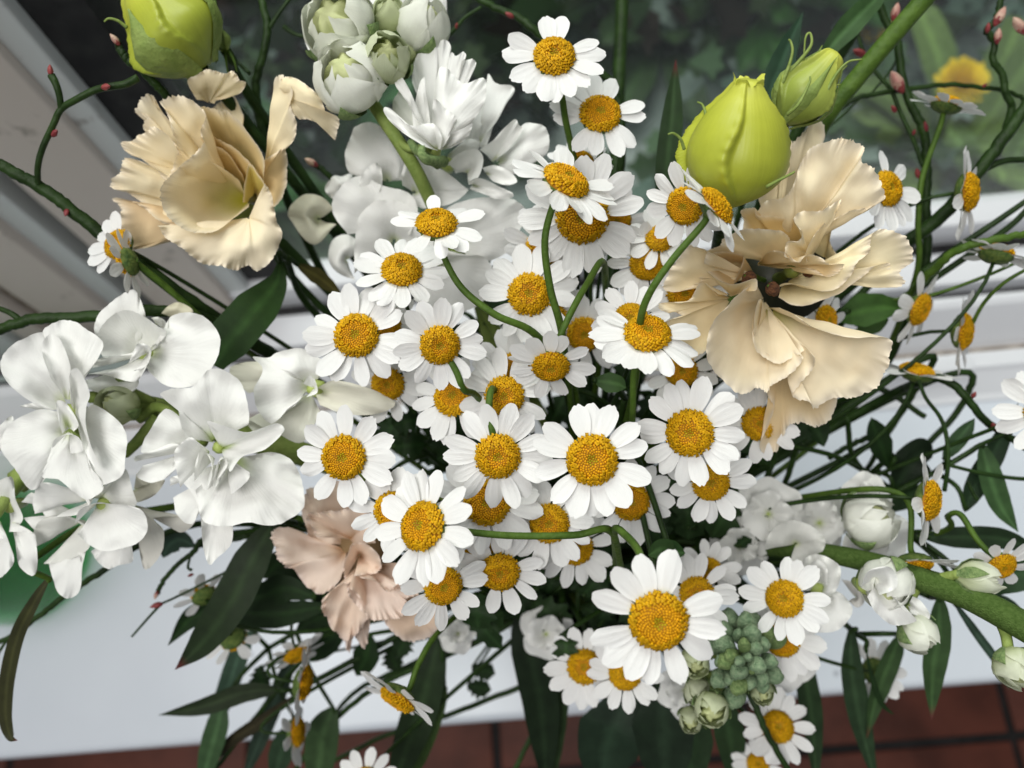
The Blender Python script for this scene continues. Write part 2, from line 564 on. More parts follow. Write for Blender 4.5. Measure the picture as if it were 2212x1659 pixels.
def sprig(label, stem_pts, leaves, group='leafy sprigs in the bouquet', cat='leaf sprig', name='leaf_sprig', smat=None, r=0.0016, to_v=True, seed=1, stem_world=None):
    """stem_pts / leaf points: (x, y, d) on the sheet; leaf = (pts, width m, twist, colour, tip colour)"""
    rg = random.Random(seed)
    P = catmull(px_path(stem_pts), 8) if stem_world is None else stem_world
    if to_v:
        ext = to_vase(P[-1], _n(P[-1] - P[-3]), rg, 0.03)
        P = np.vstack([P, ext[1:]])
    O = P[-1]
    e = thing(name, label, cat, O, group)
    tube('stem', P, r * 0.7, r * 1.2, smat or M_STEMD, e, O)
    for lf in leaves:
        pts, wd = lf[0], lf[1]
        tw = lf[2] if len(lf) > 2 else 0.0
        c = lf[3] if len(lf) > 3 and lf[3] else (0.030, 0.062, 0.020)
        tc = lf[4] if len(lf) > 4 else None
        wp = lf[5] if len(lf) > 5 else None
        L = px_path(pts)
        j = np.argmin(np.linalg.norm(P - L[0], axis=1))
        V, Fc, Cc, Pp = blade_data(L, wd, tw, 0.22, c, None, tc, wp)
        o = link('leaf', mesh('leaf', V - O, Fc, M_LEAF, Cc, Pp), e)
        if np.linalg.norm(P[j] - L[0]) > 0.002:
            a, b = P[j], L[0]
            q = catmull([a, (a + b) / 2 + np.array([0, 0, 0.006]), b, b + (L[1] - L[0]) * 0.12], 5)
            pv, pf = tube_data(q - O, r * 0.7, r * 0.5, 6)
            link('petiole', mesh('petiole', pv, pf, smat or M_STEMD), e)
    return e


# ================================================================== FLOWERS
# ---- fan petal: grows from a base point to an outline, bulged, ruffled and wrinkled
def fan(parent, O, base, outline, d, tf, mat, body, throat=None, tq=0.35, edge=None, bulge=5.0, ruf=1.2, fr=5, seed=0,
        wr=0.6, nu=16, per=6, name='petal', serr=0.012, u0=0.05, zp=1.0, rp=7.0, und=2.4):
    rg = random.Random(seed * 77 + 5)
    bx, by = tf(base[0], base[1]); bz = base[2] if len(base) > 2 else 0.0
    out = np.array([(*tf(p[0], p[1]), p[2] if len(p) > 2 else 0.0) for p in outline], float)
    Q = catmull(out, per)
    nv = len(Q)
    t = np.linspace(0, 1, nv)
    us = u0 + (1 - u0) * (1 - (1 - np.linspace(0, 1, nu)) ** 1.5)
    ruf = ruf * 1.35
    ph = rg.uniform(0, 6.28)
    wob = smooth_noise(nv, max(3, int(fr * 1.3)), rg)
    ruff = np.sin(2 * math.pi * fr * t + ph + 1.6 * wob) * (0.55 + 0.45 * smooth_noise(nv, 4, rg))
    ruff2 = np.sin(2 * math.pi * fr * 2.9 * t + 2 * ph + 2.5 * smooth_noise(nv, max(3, fr * 2), rg)) * (0.6 + 0.4 * smooth_noise(nv, 6, rg))
    ser = np.array([rg.uniform(-1, 1) for _ in range(nv)]) * serr + smooth_noise(nv, max(4, int(fr * 2)), rg) * serr * 1.4
    wn = [smooth_noise(nv, 3, rg) for _ in range(4)]
    side = np.clip(np.sin(math.pi * t), 0, 1) ** 0.5
    body = np.array(body); throat = body if throat is None else np.array(throat)
    edge = body if edge is None else np.array(edge)
    V, Cc, Pp = [], [], []
    for u in us:
        k = u * (1 + ser * max(0.0, (u - .86) / .14))
        X = bx + (Q[:, 0] - bx) * k
        Y = by + (Q[:, 1] - by) * k
        Z = bz + (Q[:, 2] - bz) * u ** zp + bulge * math.sin(math.pi * min(1, u ** 0.9)) * side
        Z = Z + ruf * (u ** rp * ruff + 0.5 * u ** (rp * 2) * ruff2)
        Z = Z + wr * (wn[0] * math.sin(3 * u + 1) + wn[1] * math.sin(6 * u) + 0.5 * wn[2] * math.sin(9 * u + 2)) * min(1, 2 * u) ** 2
        am = min(1.0, 2.2 * u)
        for j in range(nv):
            nx = X[j] / 85.0 + seed * 3.7; ny = Y[j] / 85.0
            Z[j] += am * und * (mnoise.noise((nx, ny, seed * 1.3)) + 0.45 * mnoise.noise((nx * 2.3, ny * 2.3, 5 + seed)))
            X[j] += am * 7.0 * mnoise.noise((nx * 1.7, ny * 1.7, 11.0 + seed)) * (1 - 0.6 * u)
            Y[j] += am * 7.0 * mnoise.noise((nx * 1.7, ny * 1.7, 23.0 + seed)) * (1 - 0.6 * u)
        f = max(0.0, 1 - u / tq); f = f * f * (3 - 2 * f)
        g = max(0.0, (u - 0.8) / 0.2) ** 2
        c = (body * (1 - f) + throat * f) * (1 - g) + edge * g
        dd = d - Z / 1000.0
        P = CAM[None, :] + (ROT @ np.stack([(X - CX) / FPX * dd, -(Y - CY) / FPX * dd, -dd])).T
        V.append(P)
        Cc.append(np.tile(c, (nv, 1)))
        Pp.append(np.stack([np.full(nv, u), t * 2], -1))
    V = np.vstack(V) - O
    return link(name, mesh(name, V, grid_faces(nu, nv), mat, np.vstack(Cc), np.vstack(Pp)), parent)


# ---- egg with wound, overlapping petals (buds)
def smooth_prof(prof):
    Q = catmull(np.array(prof, float), 6)
    return [(float(a), max(0.02, float(b))) for a, b in Q]


def wound_bud(parent, O, b3, t3, R, prof, mat, c0, c1, seams=5, amp=0.06, twist=1.6, name='bud', ctip=None, nseg=44, nt=22, flat=0.0, seed=0, frill=0.0):
    rg = random.Random(seed + 31)
    prof = smooth_prof(prof)
    ax = t3 - b3
    P = np.array([b3 + ax * s for s in np.linspace(0, 1, nt)])
    T, U, B = frames(P)
    a = np.linspace(0, 2 * math.pi, nseg, endpoint=False)
    V, Cc, Pp = [], [], []
    nz = smooth_noise(nseg, 7, rg)
    for i, s in enumerate(np.linspace(0, 1, nt)):
        r = np.interp(s, [p for p, _ in prof], [q for _, q in prof]) * R
        ph = ((a + twist * s + 0.25 * np.sin(6 * s + a)) * seams / (2 * math.pi)) % 1.0
        saw = np.where(ph < 0.94, ph / 0.94, (1 - ph) / 0.06)
        if frill:
            saw = saw + frill * np.exp(-((ph - .92) / .05) ** 2) * (1 + math.sin(s * 70) * .6) * min(1, 3 * s)
        rr = r * (1 + amp * (saw - 0.5) * min(1, 4 * s) * (1 + 1.2 * s) + 0.02 * nz)
        V.append(P[i][None] + rr[:, None] * (np.cos(a)[:, None] * U[i] + np.sin(a)[:, None] * B[i]))
        c = np.array(c0) * (1 - s) + np.array(c1) * s
        if ctip is not None and s > 0.75:
            k = (s - 0.75) / 0.25; c = c * (1 - k) + np.array(ctip) * k
        Cc.append(np.tile(c, (nseg, 1)))
        Pp.append(np.stack([np.full(nseg, s), a / 3.14], -1))
    Fc = [tuple(f) for f in grid_faces(nt, nseg, True)]
    Fc.append(tuple(range(nseg - 1, -1, -1))); Fc.append(tuple(range((nt - 1) * nseg, nt * nseg)))
    return link(name, mesh(name, np.vstack(V) - O, Fc, mat, np.vstack(Cc), np.vstack(Pp)), parent)


def sepal(parent, O, b3, t3, R, prof, ang, wid, length, mat, lift=1.06, flare=0.0, name='sepal', tail=0.0, n_=14):
    """narrow sepal lying along the side of a bud; tail > 0 lets its thread-like tip leave the bud"""
    ax = t3 - b3; Lx = np.linalg.norm(ax)
    T, U, B = frames(np.array([b3, b3 + ax * .5, t3]))
    V = []
    ss = np.linspace(-0.03, length, n_)
    for s in ss:
        q = (s + 0.03) / (length + 0.03)
        r = np.interp(min(1, max(0, s)), [p for p, _ in prof], [k for _, k in prof]) * R * lift + 0.0003
        r = max(r, flare * Lx * max(0, s - 0.3) + (0.06 * R))
        if s > 0.8 and tail: r = max(r, R * (0.4 + tail * (s - 0.8) * 3))
        for v in (-1, -0.5, 0, 0.5, 1):
            a = ang + v * wid * (1 - q ** 1.6) * 0.5 / max(0.25, 1) + 0.35 * q * q * tail
            rr = r + (1 - v * v) * 0.05 * R
            V.append(b3 + ax * s + rr * (math.cos(a) * U[0] + math.sin(a) * B[0]))
    return link(name, mesh(name, np.array(V) - O, grid_faces(n_, 5), mat), parent)


def cup_petal(parent, O, b3, t3, R, prof, ang, wid, s0, s1, mat, c0, c1, seed, curl=.12, k=1.0, name='petal'):
    """one cupped petal wrapped round a bud's axis, with its own rim"""
    rg = random.Random(seed)
    ax = t3 - b3
    T, U, B = frames(np.array([b3, b3 + ax * .5, t3]))
    nu, nv = 13, 15
    V, Cc, Pp = [], [], []
    rim = smooth_noise(nv, 5, rg)
    for i in range(nu):
        q = i / (nu - 1)
        for j in range(nv):
            v = -1 + 2 * j / (nv - 1)
            top = s1 * (1 - .22 * abs(v) ** 2.5 + .05 * rim[j])
            sq = s0 + (top - s0) * q
            r = np.interp(min(1, sq), [p for p, _ in prof], [h for _, h in prof]) * R * k
            r = max(r, R * .16)
            r += R * curl * max(0, q - .8) * 5 * (.7 + .5 * rim[j]) + R * .05 * abs(v) ** 3
            a = ang + v * wid * .5 * (.55 + .45 * math.sin(math.pi * min(1, .2 + q * .75)))
            p = b3 + ax * sq + r * (math.cos(a) * U[0] + math.sin(a) * B[0])
            p = p + _n(p - b3 - ax * sq + 1e-9) * R * .07 * mnoise.noise((q * 4 + seed, v * 2, seed * .7))
            V.append(p)
            f = max(0, 1 - q / .75)
            Cc.append(np.array(c1) * (1 - f) + np.array(c0) * f); Pp.append((q, v))
    return link(name, mesh(name, np.array(V) - O, grid_faces(nu, nv), mat, np.array(Cc), np.array(Pp)), parent)


# ------------------------------------------------------------------ daisies
def make_daisy_petal(seed):
    rg = random.Random(seed)
    nu, nv = 11, 9
    us = np.linspace(0, 1, nu); vs = np.linspace(-1, 1, nv)
    wm = rg.uniform(0.235, 0.29)
    droop = rg.uniform(-0.16, 0.10); tw = rg.uniform(-0.35, 0.35); side = rg.uniform(-0.05, 0.05)
    cup = rg.uniform(-0.10, 0.12)
    nt_ = [rg.uniform(0, 1) for _ in range(3)]
    V, Pp, Cc = [], [], []
    for u in us:
        wv = np.interp(u, [0, .12, .3, .55, .78, .92, 1], [.40, .55, .78, .97, 1.0, .93, .76]) * wm
        for v in vs:
            Lv = 1 - 0.17 * abs(v) ** 2.6 - 0.035 * nt_[0] * math.cos(3 * math.pi * v) * (u > 0.8) - 0.03 * nt_[1] * math.exp(-((v - 0.3) / 0.18) ** 2) * (u > 0.85)
            x = u * Lv
            y = wv * v + side * u * u
            z = 0.035 * u + droop * u * u + cup * v * v * wv / wm * 0.5 * u - 0.014 * math.cos(3 * math.pi * v) * math.sin(math.pi * min(1, u * 0.95 + .05))
            z += tw * u * v * wv * 0.6
            V.append((x, y, z)); Pp.append((u, v))
            f = max(0, 1 - u / 0.14)
            c = np.array(WHITE) * (1 - f) + np.array((0.66, 0.68, 0.34)) * f
            Cc.append(c)
    return mesh('petal', V, grid_faces(nu, nv), M_DP, np.array(Cc), np.array(Pp))


DP = [make_daisy_petal(i) for i in range(12)]


def make_disc(seed, N=300, opened=0.55):
    """dome of packed florets: round closed ones inside, open ragged ones outside"""
    rg = random.Random(seed)
    V, Fc, Cc, Pp = [], [], [], []

    def zdome(r):
        return 0.42 * (1 - r ** 4.2) - 0.14 * math.exp(-(r / 0.2) ** 2)

    rings = [0.0, .1, .2, .35, .5, .65, .8, .9, .97, 1.0, 0.96, 0.8]
    zz = [zdome(r) for r in rings[:10]] + [-0.1, -0.16]
    k = 28
    for r, z in zip(rings, zz):
        for j in range(k):
            a = 2 * math.pi * j / k
            V.append((r * .95 * math.cos(a), r * .95 * math.sin(a), z - 0.03))
            Cc.append((0.40, 0.17, 0.002)); Pp.append((r, a))
    Fc += [tuple(f) for f in grid_faces(len(rings), k, True)]
    ga = math.pi * (3 - math.sqrt(5))
    for i in range(N):
        r = math.sqrt((i + 0.6) / N)
        a = i * ga + rg.uniform(-.03, .03)
        op = r > opened + rg.uniform(-0.08, 0.08)
        z = zdome(r)
        nr = np.array([math.cos(a) * (0.9 * r ** 1.6), math.sin(a) * (0.9 * r ** 1.6), 1.0]); nr = _n(nr)
        if op:
            nr = _n(nr + np.array([rg.uniform(-.35, .35), rg.uniform(-.35, .35), rg.uniform(-.1, .2)]))
        tx = _n(np.cross(nr, [0.3, 0.9, 0.1])); ty = np.cross(nr, tx)
        rad = (0.040 + 0.018 * r) * rg.uniform(0.85, 1.12)
        h = (0.055 if not op else rg.uniform(0.075, 0.13))
        base = np.array([r * 0.965 * math.cos(a), r * 0.965 * math.sin(a), z - 0.02])
        b = len(V)
        if r < 0.22:
            c = np.array((0.46, 0.36, 0.008))
        elif not op:
            c = np.array((0.74, 0.36, 0.003))
        else:
            c = np.array((0.84, 0.46, 0.003))
        c = c * rg.uniform(0.78, 1.15)
        m = 6
        if not op:
            prof = [(1.0, 0.0), (1.05, 0.45), (0.62, 0.9)]
        else:
            prof = [(0.75, 0.0), (0.8, 0.6), (1.15, 1.0)]
        for (q, hh) in prof:
            for j in range(m):
                t = 2 * math.pi * j / m
                kk = q * rad * (1 + (0.45 * (j % 2) if op and hh == 1.0 else 0))
                V.append(base + tx * kk * math.cos(t) + ty * kk * math.sin(t) + nr * h * (hh + (0.25 * (j % 2) if op and hh == 1.0 else 0)))
                Cc.append(c * (0.85 if hh == 0 else 1)); Pp.append((hh, t))
        V.append(base + nr * (h * (1.08 if not op else 0.7))); Cc.append(c * (1.05 if not op else 0.7)); Pp.append((1, 0))
        for q in range(2):
            for j in range(m):
                j2 = (j + 1) % m
                Fc.append((b + q * m + j, b + q * m + j2, b + (q + 1) * m + j2, b + (q + 1) * m + j))
        for j in range(m):
            Fc.append((b + 2 * m + j, b + 2 * m + (j + 1) % m, b + 3 * m))
    return mesh('disc', V, Fc, M_DISC, np.array(Cc), np.array(Pp))


DISCS = [make_disc(1, 300, 0.62), make_disc(2, 280, 0.45), make_disc(3, 310, 0.74), make_disc(4, 290, 0.3)]


def make_calyx():
    prof = [(0.14, -0.62), (0.3, -0.6), (0.62, -0.5), (0.88, -0.34), (0.99, -0.12), (0.93, -0.06)]
    k = 20
    V = []
    for i, (r, z) in enumerate(prof):
        for j in range(k):
            a = 2 * math.pi * j / k
            q = 1 + (0.05 if (j + i) % 2 else -0.03)
            V.append((r * q * math.cos(a), r * q * math.sin(a), z))
    return mesh('calyx', V, grid_faces(len(prof), k, True), M_CALYX)


CALYX = make_calyx()
DG = 'white feverfew daisies of the bouquet'


def daisy(label, x, y, D, nrm, d, petals=12, seed=0, stem=None, disc=None, length=1.0, skip=None, away=False, elev=0.0, joins=True):
    """D: disc width in sheet pixels; nrm: (right, down) of the facing direction; petals: count or screen angles"""
    rg = random.Random(seed * 13 + 3)
    mg = math.hypot(*nrm)
    if mg > 1e-6:
        kq = (1 - (1 - min(mg, .99)) ** 1.6) / mg
        nrm = (nrm[0] * kq, nrm[1] * kq)
    nz = math.sqrt(max(0.0, 1 - nrm[0] ** 2 - nrm[1] ** 2)) * (-1 if away else 1)
    P = at(x, y, d)
    vz = _n(CAM - P); vx = cdir(1, 0, 0); vx = _n(vx - vz * np.dot(vx, vz)); vy = np.cross(vz, vx)
    Nv = _n(vx * nrm[0] - vy * nrm[1] + vz * nz)
    sx = vx
    T = sx - Nv * np.dot(sx, Nv)
    if np.linalg.norm(T) < 0.25:
        sy = vy; T = sy - Nv * np.dot(sy, Nv)
    T = _n(T); B = np.cross(Nv, T)
    S = D * d / FPX / 2
    e = thing('daisy', label, 'daisy', P, DG)
    Rm = Matrix(((T[0], B[0], Nv[0]), (T[1], B[1], Nv[1]), (T[2], B[2], Nv[2])))
    e.rotation_mode = 'QUATERNION'
    e.rotation_quaternion = Rm.to_quaternion()
    e.scale = (S, S, S)
    link('disc', DISCS[(disc if disc is not None else rg.randrange(4))], e).rotation_euler = (0, 0, rg.uniform(0, 6.28))
    link('calyx', CALYX, e)
    if isinstance(petals, int):
        a0 = rg.uniform(0, 360)
        angs = [a0 + 360 * i / petals + rg.uniform(-7, 7) for i in range(petals)]
    else:
        angs = [a + rg.uniform(-3, 3) for a in petals]
    for i, a in enumerate(angs):
        if skip and any(lo <= (a % 360) <= hi for lo, hi in skip):
            continue
        o = link('petal', DP[rg.randrange(len(DP))], e)
        ar = math.radians(a)
        o.location = (0.84 * math.cos(ar), 0.84 * math.sin(ar), -0.05 - 0.05 * (i % 2))
        q = Matrix.Rotation(ar, 3, 'Z') @ Matrix.Rotation(math.radians(rg.uniform(-9, 9) - elev), 3, 'Y') @ Matrix.Rotation(math.radians(rg.uniform(-12, 12)), 3, 'X')
        o.rotation_mode = 'QUATERNION'
        o.rotation_quaternion = q.to_quaternion()
        k = 1.58 * length * rg.uniform(0.9, 1.08)
        o.scale = (k, k * rg.uniform(0.92, 1.12), k)
    # stem
    B0 = P - Nv * S * 0.55
    if stem:
        pts = px_path(stem)
        Q = catmull(np.vstack([B0[None], pts]), 8)
        if joins:
            ext = to_vase(Q[-1], _n(Q[-1] - Q[-3]), rg, 0.04)
            Q = np.vstack([Q, ext[1:]])
    else:
        Q = to_vase(B0, -Nv, rg, 0.05)
    inv = (Matrix.Translation(Vector(P.tolist())) @ Rm.to_4x4() @ Matrix.Diagonal((S, S, S, 1))).inverted()
    V, Fc = tube_data(Q, 0.00085 if stem else 0.0006, 0.0012, 8, 0.12)
    V = (V - P) @ np.array(inv.to_3x3()).T
    link('stem', mesh('stem', V, Fc, M_STEM if stem else M_STEMD), e)
    return e


def even(n_, a0=0):
    return [a0 + 360 * i / n_ for i in range(n_)]


DAISIES = [
    # label, x, y, D, normal, d, petals, kwargs
    ('white daisy highest on its own stem, standing before the dark ivy', 1197, 123, 90, (0.02, -.42), .236, [82, 104, 28, 8, -22, -45, -66, -84, -104, -128, 172, 188 + 20, 160], dict(stem=[(1213, 205, .240), (1222, 262, .246), (1240, 345, .258), (1255, 430, .28)])),
    ('white daisy just below the highest one, its stem crossed by its neighbour\'s', 1296, 247, 88, (.08, -.42), .248, [72, 100, 22, 4, -38, -58, -92, -120, 150, 172, 190, 128], dict(stem=[(1296, 300, .252), (1296, 350, .262), (1292, 450, .285)])),
    ('white daisy tipped upward, its drooping petals covering the disc of another', 1222, 393, 104, (.36, -.68), .212, [-8, 10, 24, 60, 95, 135, 160, 175, 192, 228, 262, 285, 300, 325], dict(stem=[(1196, 440, .216), (1177, 520, .219), (1188, 620, .224), (1211, 705, .230), (1225, 800, .25)], disc=0)),
    ('daisy half covered by the drooping petals of an upward-tipped daisy', 1258, 468, 112, (.0, .12), .236, 13, dict(disc=2)),
    ('small shaded daisy left of a half covered bigger daisy, behind a curved stem', 1174, 535, 76, (-.05, .15), .258, 12, {}),
    ('nine-petalled daisy lying open on the big white stock petals', 943, 484, 88, (-.02, -.62), .224, [95, 52, 18, -22, -50, -84, -122, 172, 148, -68], dict(stem=[(962, 562, .228), (1000, 625, .228), (1070, 680, .228), (1150, 717, .234), (1215, 790, .252)])),
    ('daisy with short foreshortened lower petals, below the nine-petalled one', 868, 584, 86, (.0, -.45), .236, 14, dict(disc=3)),
    ('daisy behind two crossing green stems, its disc cut by a petal tip', 1143, 636, 90, (.0, -.1), .241, 13, dict(disc=1)),
    ('daisy beside the big lime bud, partly hidden by a side-on daisy', 1480, 445, 80, (-.25, .12), .219, [110, 140, 165, 192, 225, 255, 285, 310, 335, 75], dict(disc=2)),
    ('side-on daisy against the big lime bud, its stem running down in front', 1546, 446, 92, (.72, -.60), .203, [60, 100, 135, 170, 200, 225, 250, 275, 300, 320, 20], dict(stem=[(1520, 482, .203), (1455, 558, .205), (1405, 630, .208), (1384, 690, .214), (1378, 780, .235)])),
    ('full round daisy above the left end of the white stock petals', 770, 725, 94, (-.15, -.12), .231, 14, dict(disc=0)),
    ('round daisy in the middle of the left group, facing straight out', 950, 745, 84, (.05, .12), .222, 14, dict(disc=1, stem=[(984, 800, .224), (1002, 842, .226), (1032, 858, .236), (1080, 940, .26)])),
    ('daisy with a sunken greenish centre, tipped down below two crossing stems', 1190, 790, 80, (.02, .5), .224, [92, 68, 118, 28, 150, 172, 195, 214, 250, -72, -35, -10], dict(disc=1, stem=[(1203, 742, .222), (1235, 672, .222), (1270, 610, .226), (1302, 566, .238), (1310, 640, .27)])),
    ('wide daisy tipped upward beside the right lisianthus, a stem ending at its disc', 1398, 722, 100, (.1, -.5), .216, [150, 165, 185, 200, 225, 250, 272, 298, 322, 345, 5, 20], dict(stem=[(1370, 800, .224), (1367, 880, .232), (1362, 1000, .256)], disc=0)),
    ('half hidden daisy directly behind the wide upward-tipped daisy', 1362, 690, 72, (-.1, -.2), .230, 12, {}),
    ('daisy whose disc is bitten by an overlapping petal, left of a rounder one', 980, 858, 84, (-.15, -.2), .240, 13, dict(disc=0)),
    ('round dark gold daisy between overlapping daisies in the centre', 1090, 855, 84, (-.05, .05), .236, 12, dict(disc=1)),
    ('daisy facing left above the peach lisianthus', 743, 988, 94, (-.18, .03), .226, 12, dict(disc=2)),
    ('daisy with long even petals at the very centre of the bouquet', 1075, 985, 96, (.0, .12), .221, 14, dict(disc=1, stem=[(1064, 935, .221), (1056, 892, .223), (1065, 840, .232), (1100, 900, .26)])),
    ('largest fully open daisy of the middle, petals all round', 1279, 993, 108, (.0, .02), .215, [105, 86, 68, 38, 14, -22, -52, -72, -92, -112, -132, -168, 166, 144], dict(disc=0)),
    ('full daisy below the right lisianthus with close-set petals', 1490, 935, 100, (-.08, .05), .220, 15, dict(disc=1)),
    ('daisy turned to the left, long hanging petals over the peach lisianthus', 914, 1137, 106, (-.42, -.12), .208, [112, 92, 72, 40, 15, -20, -48, -68, -92, -118, -150, 178, 150, 130], dict(disc=0, stem=[(985, 1146, .213), (1100, 1157, .216), (1240, 1156, .219), (1318, 1146, .224), (1340, 1220, .25)])),
    ('dark gold daisy tucked below the centre daisy with long even petals', 1052, 1085, 98, (.0, .08), .240, 14, dict(disc=2)),
    ('shaded daisy crossed by a horizontal green stem', 1186, 1130, 84, (.0, .12), .247, 13, dict(disc=1)),
    ('daisy mostly hidden behind the left-turned daisy', 848, 1102, 78, (-.1, 0), .226, 12, {}),
    ('daisy with wide gaps between lower petals, under the centre group', 1080, 1235, 84, (.0, .28), .245, [15, -10, -32, -70, -100, 165, 190, 130, 60, 95], dict(disc=1)),
    ('daisy over the edge of the peach lisianthus, thin hanging petals', 957, 1265, 82, (.15, .22), .236, 12, dict(disc=2)),
    ('shaded daisy behind the horizontal stem, its disc nearly covered', 1242, 1182, 76, (.05, .15), .262, 13, {}),
    ('shaded daisy right behind the largest open daisy', 1362, 1083, 80, (.1, .1), .250, 13, {}),
    ('nearest big daisy with separated spoon-shaped petals', 1422, 1340, 124, (.08, .2), .190, [104, 76, 126, 156, -158, -140, -122, -98, -68, -36, -12, 19], dict(disc=2, stem=[(1392, 1235, .196), (1378, 1188, .203), (1350, 1155, .213), (1328, 1144, .222), (1330, 1200, .25)])),
    ('daisy leaning on a round white stock bloom', 1695, 1293, 78, (-.1, .0), .252, 13, {}),
    ('daisy half behind the nearest big daisy', 1505, 1283, 72, (0, .05), .258, 12, {}),
    ('daisy behind the full daisy below the right lisianthus', 1535, 1042, 78, (.1, .1), .246, 13, {}),
    ('soft blurred daisy above the sill, left of a smaller twin', 1262, 1440, 72, (-.05, .05), .285, 14, {}),
    ('smaller blurred daisy touching the petals of the nearest big daisy', 1350, 1455, 68, (0, .1), .275, 13, {}),
    ('daisy disc peeping between cream lisianthus petals', 1478, 632, 74, (.1, .1), .250, 12, {}),
    ('daisy behind the stem of the side-on daisy, orange and shaded', 1398, 568, 74, (0, .1), .250, 12, {}),
    ('small daisy edge behind the daisy beside the lime bud', 1425, 516, 60, (0, -.3), .246, 11, {}),
    ('deep shaded daisy with dark orange disc behind crossing stems', 1262, 722, 74, (0, .1), .268, 12, {}),
    ('hidden daisy showing a sliver of disc above a dark gold daisy', 1108, 800, 76, (0, 0), .254, 12, {}),
    ('hidden daisy behind the daisy with crossing stems', 1192, 690, 70, (0, 0), .268, 12, {}),
    ('dark orange daisy under the hanging lisianthus petal', 1640, 915, 72, (.1, .0), .256, 12, {}),
    ('shaded daisy between the wide upward-tipped daisy and the lisianthus', 1472, 802, 68, (.1, .0), .258, 12, {}),
    ('side-on orange disc under the right lisianthus, petals hidden', 1782, 692, 66, (.65, .0), .275, 11, {}),
    ('daisy behind the top right lisianthus petal, facing the garden', 1916, 408, 78, (.60, -.25), .265, [100, 10, -20, -45, -70, -95, -120, -140, 60], dict(disc=3)),
    ('side-on daisy with upright disc at the thin twigs by the window', 2090, 415, 82, (.93, -.08), .275, 11, dict(disc=3)),
    ('daisy seen from beneath with green calyx, facing the garden', 2045, 226, 64, (.18, -.86), .285, 11, dict(away=True, stem=[(2030, 275, .285), (1992, 385, .286), (1983, 480, .289), (1978, 600, .30), (1900, 800, .33)])),
    ('small side-on daisy beside a lobed green leaf', 1985, 668, 70, (.78, .25), .290, 9, {}),
    ('narrow side-on daisy, petals pointing up and down, at the rail', 2080, 716, 76, (.95, .05), .290, 10, {}),
    ('flat-lying daisy seen edge-on above the sill edge of the rail', 1980, 804, 72, (.25, -.94), .290, 11, {}),
    ('upright side-on daisy over the white stock buds', 2006, 1080, 86, (.90, .12), .255, 11, dict(disc=3)),
    ('daisy hanging face down from an arching stem', 1975, 1217, 74, (.05, .97), .262, [90, 60, 125, 150, 25, 0, 180, 270], dict(stem=[(1967, 1180, .262), (1966, 1095, .264), (1930, 1062, .268), (1850, 1058, .275), (1690, 1080, .31)])),
    ('daisy beside the downy bud on the stock stem', 2163, 1222, 62, (.35, .5), .255, 11, dict(stem=[(2110, 1165, .262), (2075, 1112, .268), (2048, 1115, .274), (2030, 1150, .29), (1800, 1200, .34)])),
    ('daisy seen from behind at the far right stems', 2152, 548, 70, (.15, -.82), .275, 11, dict(away=True)),
    ('daisy tucked below the left lisianthus, showing gold disc', 256, 528, 66, (-.50, -.30), .256, [112, 140, 165, 192, 88, 215], {}),
    ('daisy seen from behind below the left lisianthus, on a green stem', 276, 566, 62, (-.72, .20), .252, [60, 100, 140, 180, 210, 240, 265, 290, 20], dict(away=True, stem=[(300, 572, .254), (350, 612, .260), (410, 665, .268), (470, 718, .276), (600, 800, .31)])),
    ('daisy facing down on an arching stem over the white sill', 860, 1508, 82, (-.48, .80), .262, 10, dict(stem=[(884, 1488, .262), (905, 1432, .266), (945, 1368, .276), (1020, 1300, .31)])),
    ('side-on blurred daisy hanging over the sill left of the vase', 655, 1475, 70, (.95, .1), .31, 9, {}),
    ('blurred daisy hanging lowest over the tile edge', 640, 1580, 62, (.85, -.1), .33, 9, {}),
    ('blurred daisy hanging topmost of three over the sill', 640, 1412, 56, (.3, .75), .32, 9, {}),
    ('blurred daisy hanging before the terracotta tiles', 1680, 1570, 66, (.15, -.05), .30, 13, {}),
    ('small blurred daisy below another before the terracotta tiles', 1637, 1650, 46, (.1, -.1), .32, 12, {}),
    ('daisy at the bottom edge over the terracotta tiles', 790, 1690, 60, (0, .1), .30, 12, {}),
    ('small daisy turned away among bud twigs over the sill', 440, 1285, 52, (-.3, -.5), .31, 8, dict(away=True)),
    ('small daisy turned away beside a long dark leaf', 505, 1380, 56, (.3, .4), .32, 8, dict(away=True)),
    ('blurred daisy turned away between hanging leaves', 1890, 1450, 56, (.2, .0), .33, 12, dict(away=True)),
    ('orange shaded daisy behind the daisy on the white stock bloom', 1690, 1382, 72, (.0, .2), .272, 13, {}),
    ('daisy cut by the picture edge beside the right hand leaf', 2262, 890, 84, (.1, .0), .255, 12, {}),
    ('daisy behind the upward-tipped daisy, only a gold sliver showing', 1250, 350, 64, (0, -.6), .262, 12, {}),
    ('shaded daisy between the nearest big daisy and the white stock', 1530, 1232, 56, (0, .1), .275, 12, {}),
    ('shaded daisy behind the left group, petals touching the white stock', 838, 830, 70, (-.1, .1), .255, 12, {}),
    ('shaded daisy low in the centre, below the dark gold daisy', 1030, 1180, 78, (0, .15), .258, 12, {}),
    ('shaded daisy behind the daisy with gold sliver above the vase', 1330, 480, 66, (.1, 0), .262, 12, {}),
    ('daisy with pale petals behind the left-hand round daisy', 830, 700, 70, (.1, -.1), .250, 12, {}),
]
for i, rec in enumerate(DAISIES):
    lab, x, y, D, nn, d, pet, kw = rec
    daisy(lab, x, y, D, nn, d, pet, seed=i + 1, **kw)

# ------------------------------------------------------------------ lisianthus
CREAM = (0.90, 0.78, 0.53); CREAM_E = (0.91, 0.81, 0.65); THROAT = (0.40, 0.36, 0.035); YEL = (0.70, 0.53, 0.22)
LG = 'cream lisianthus blooms'


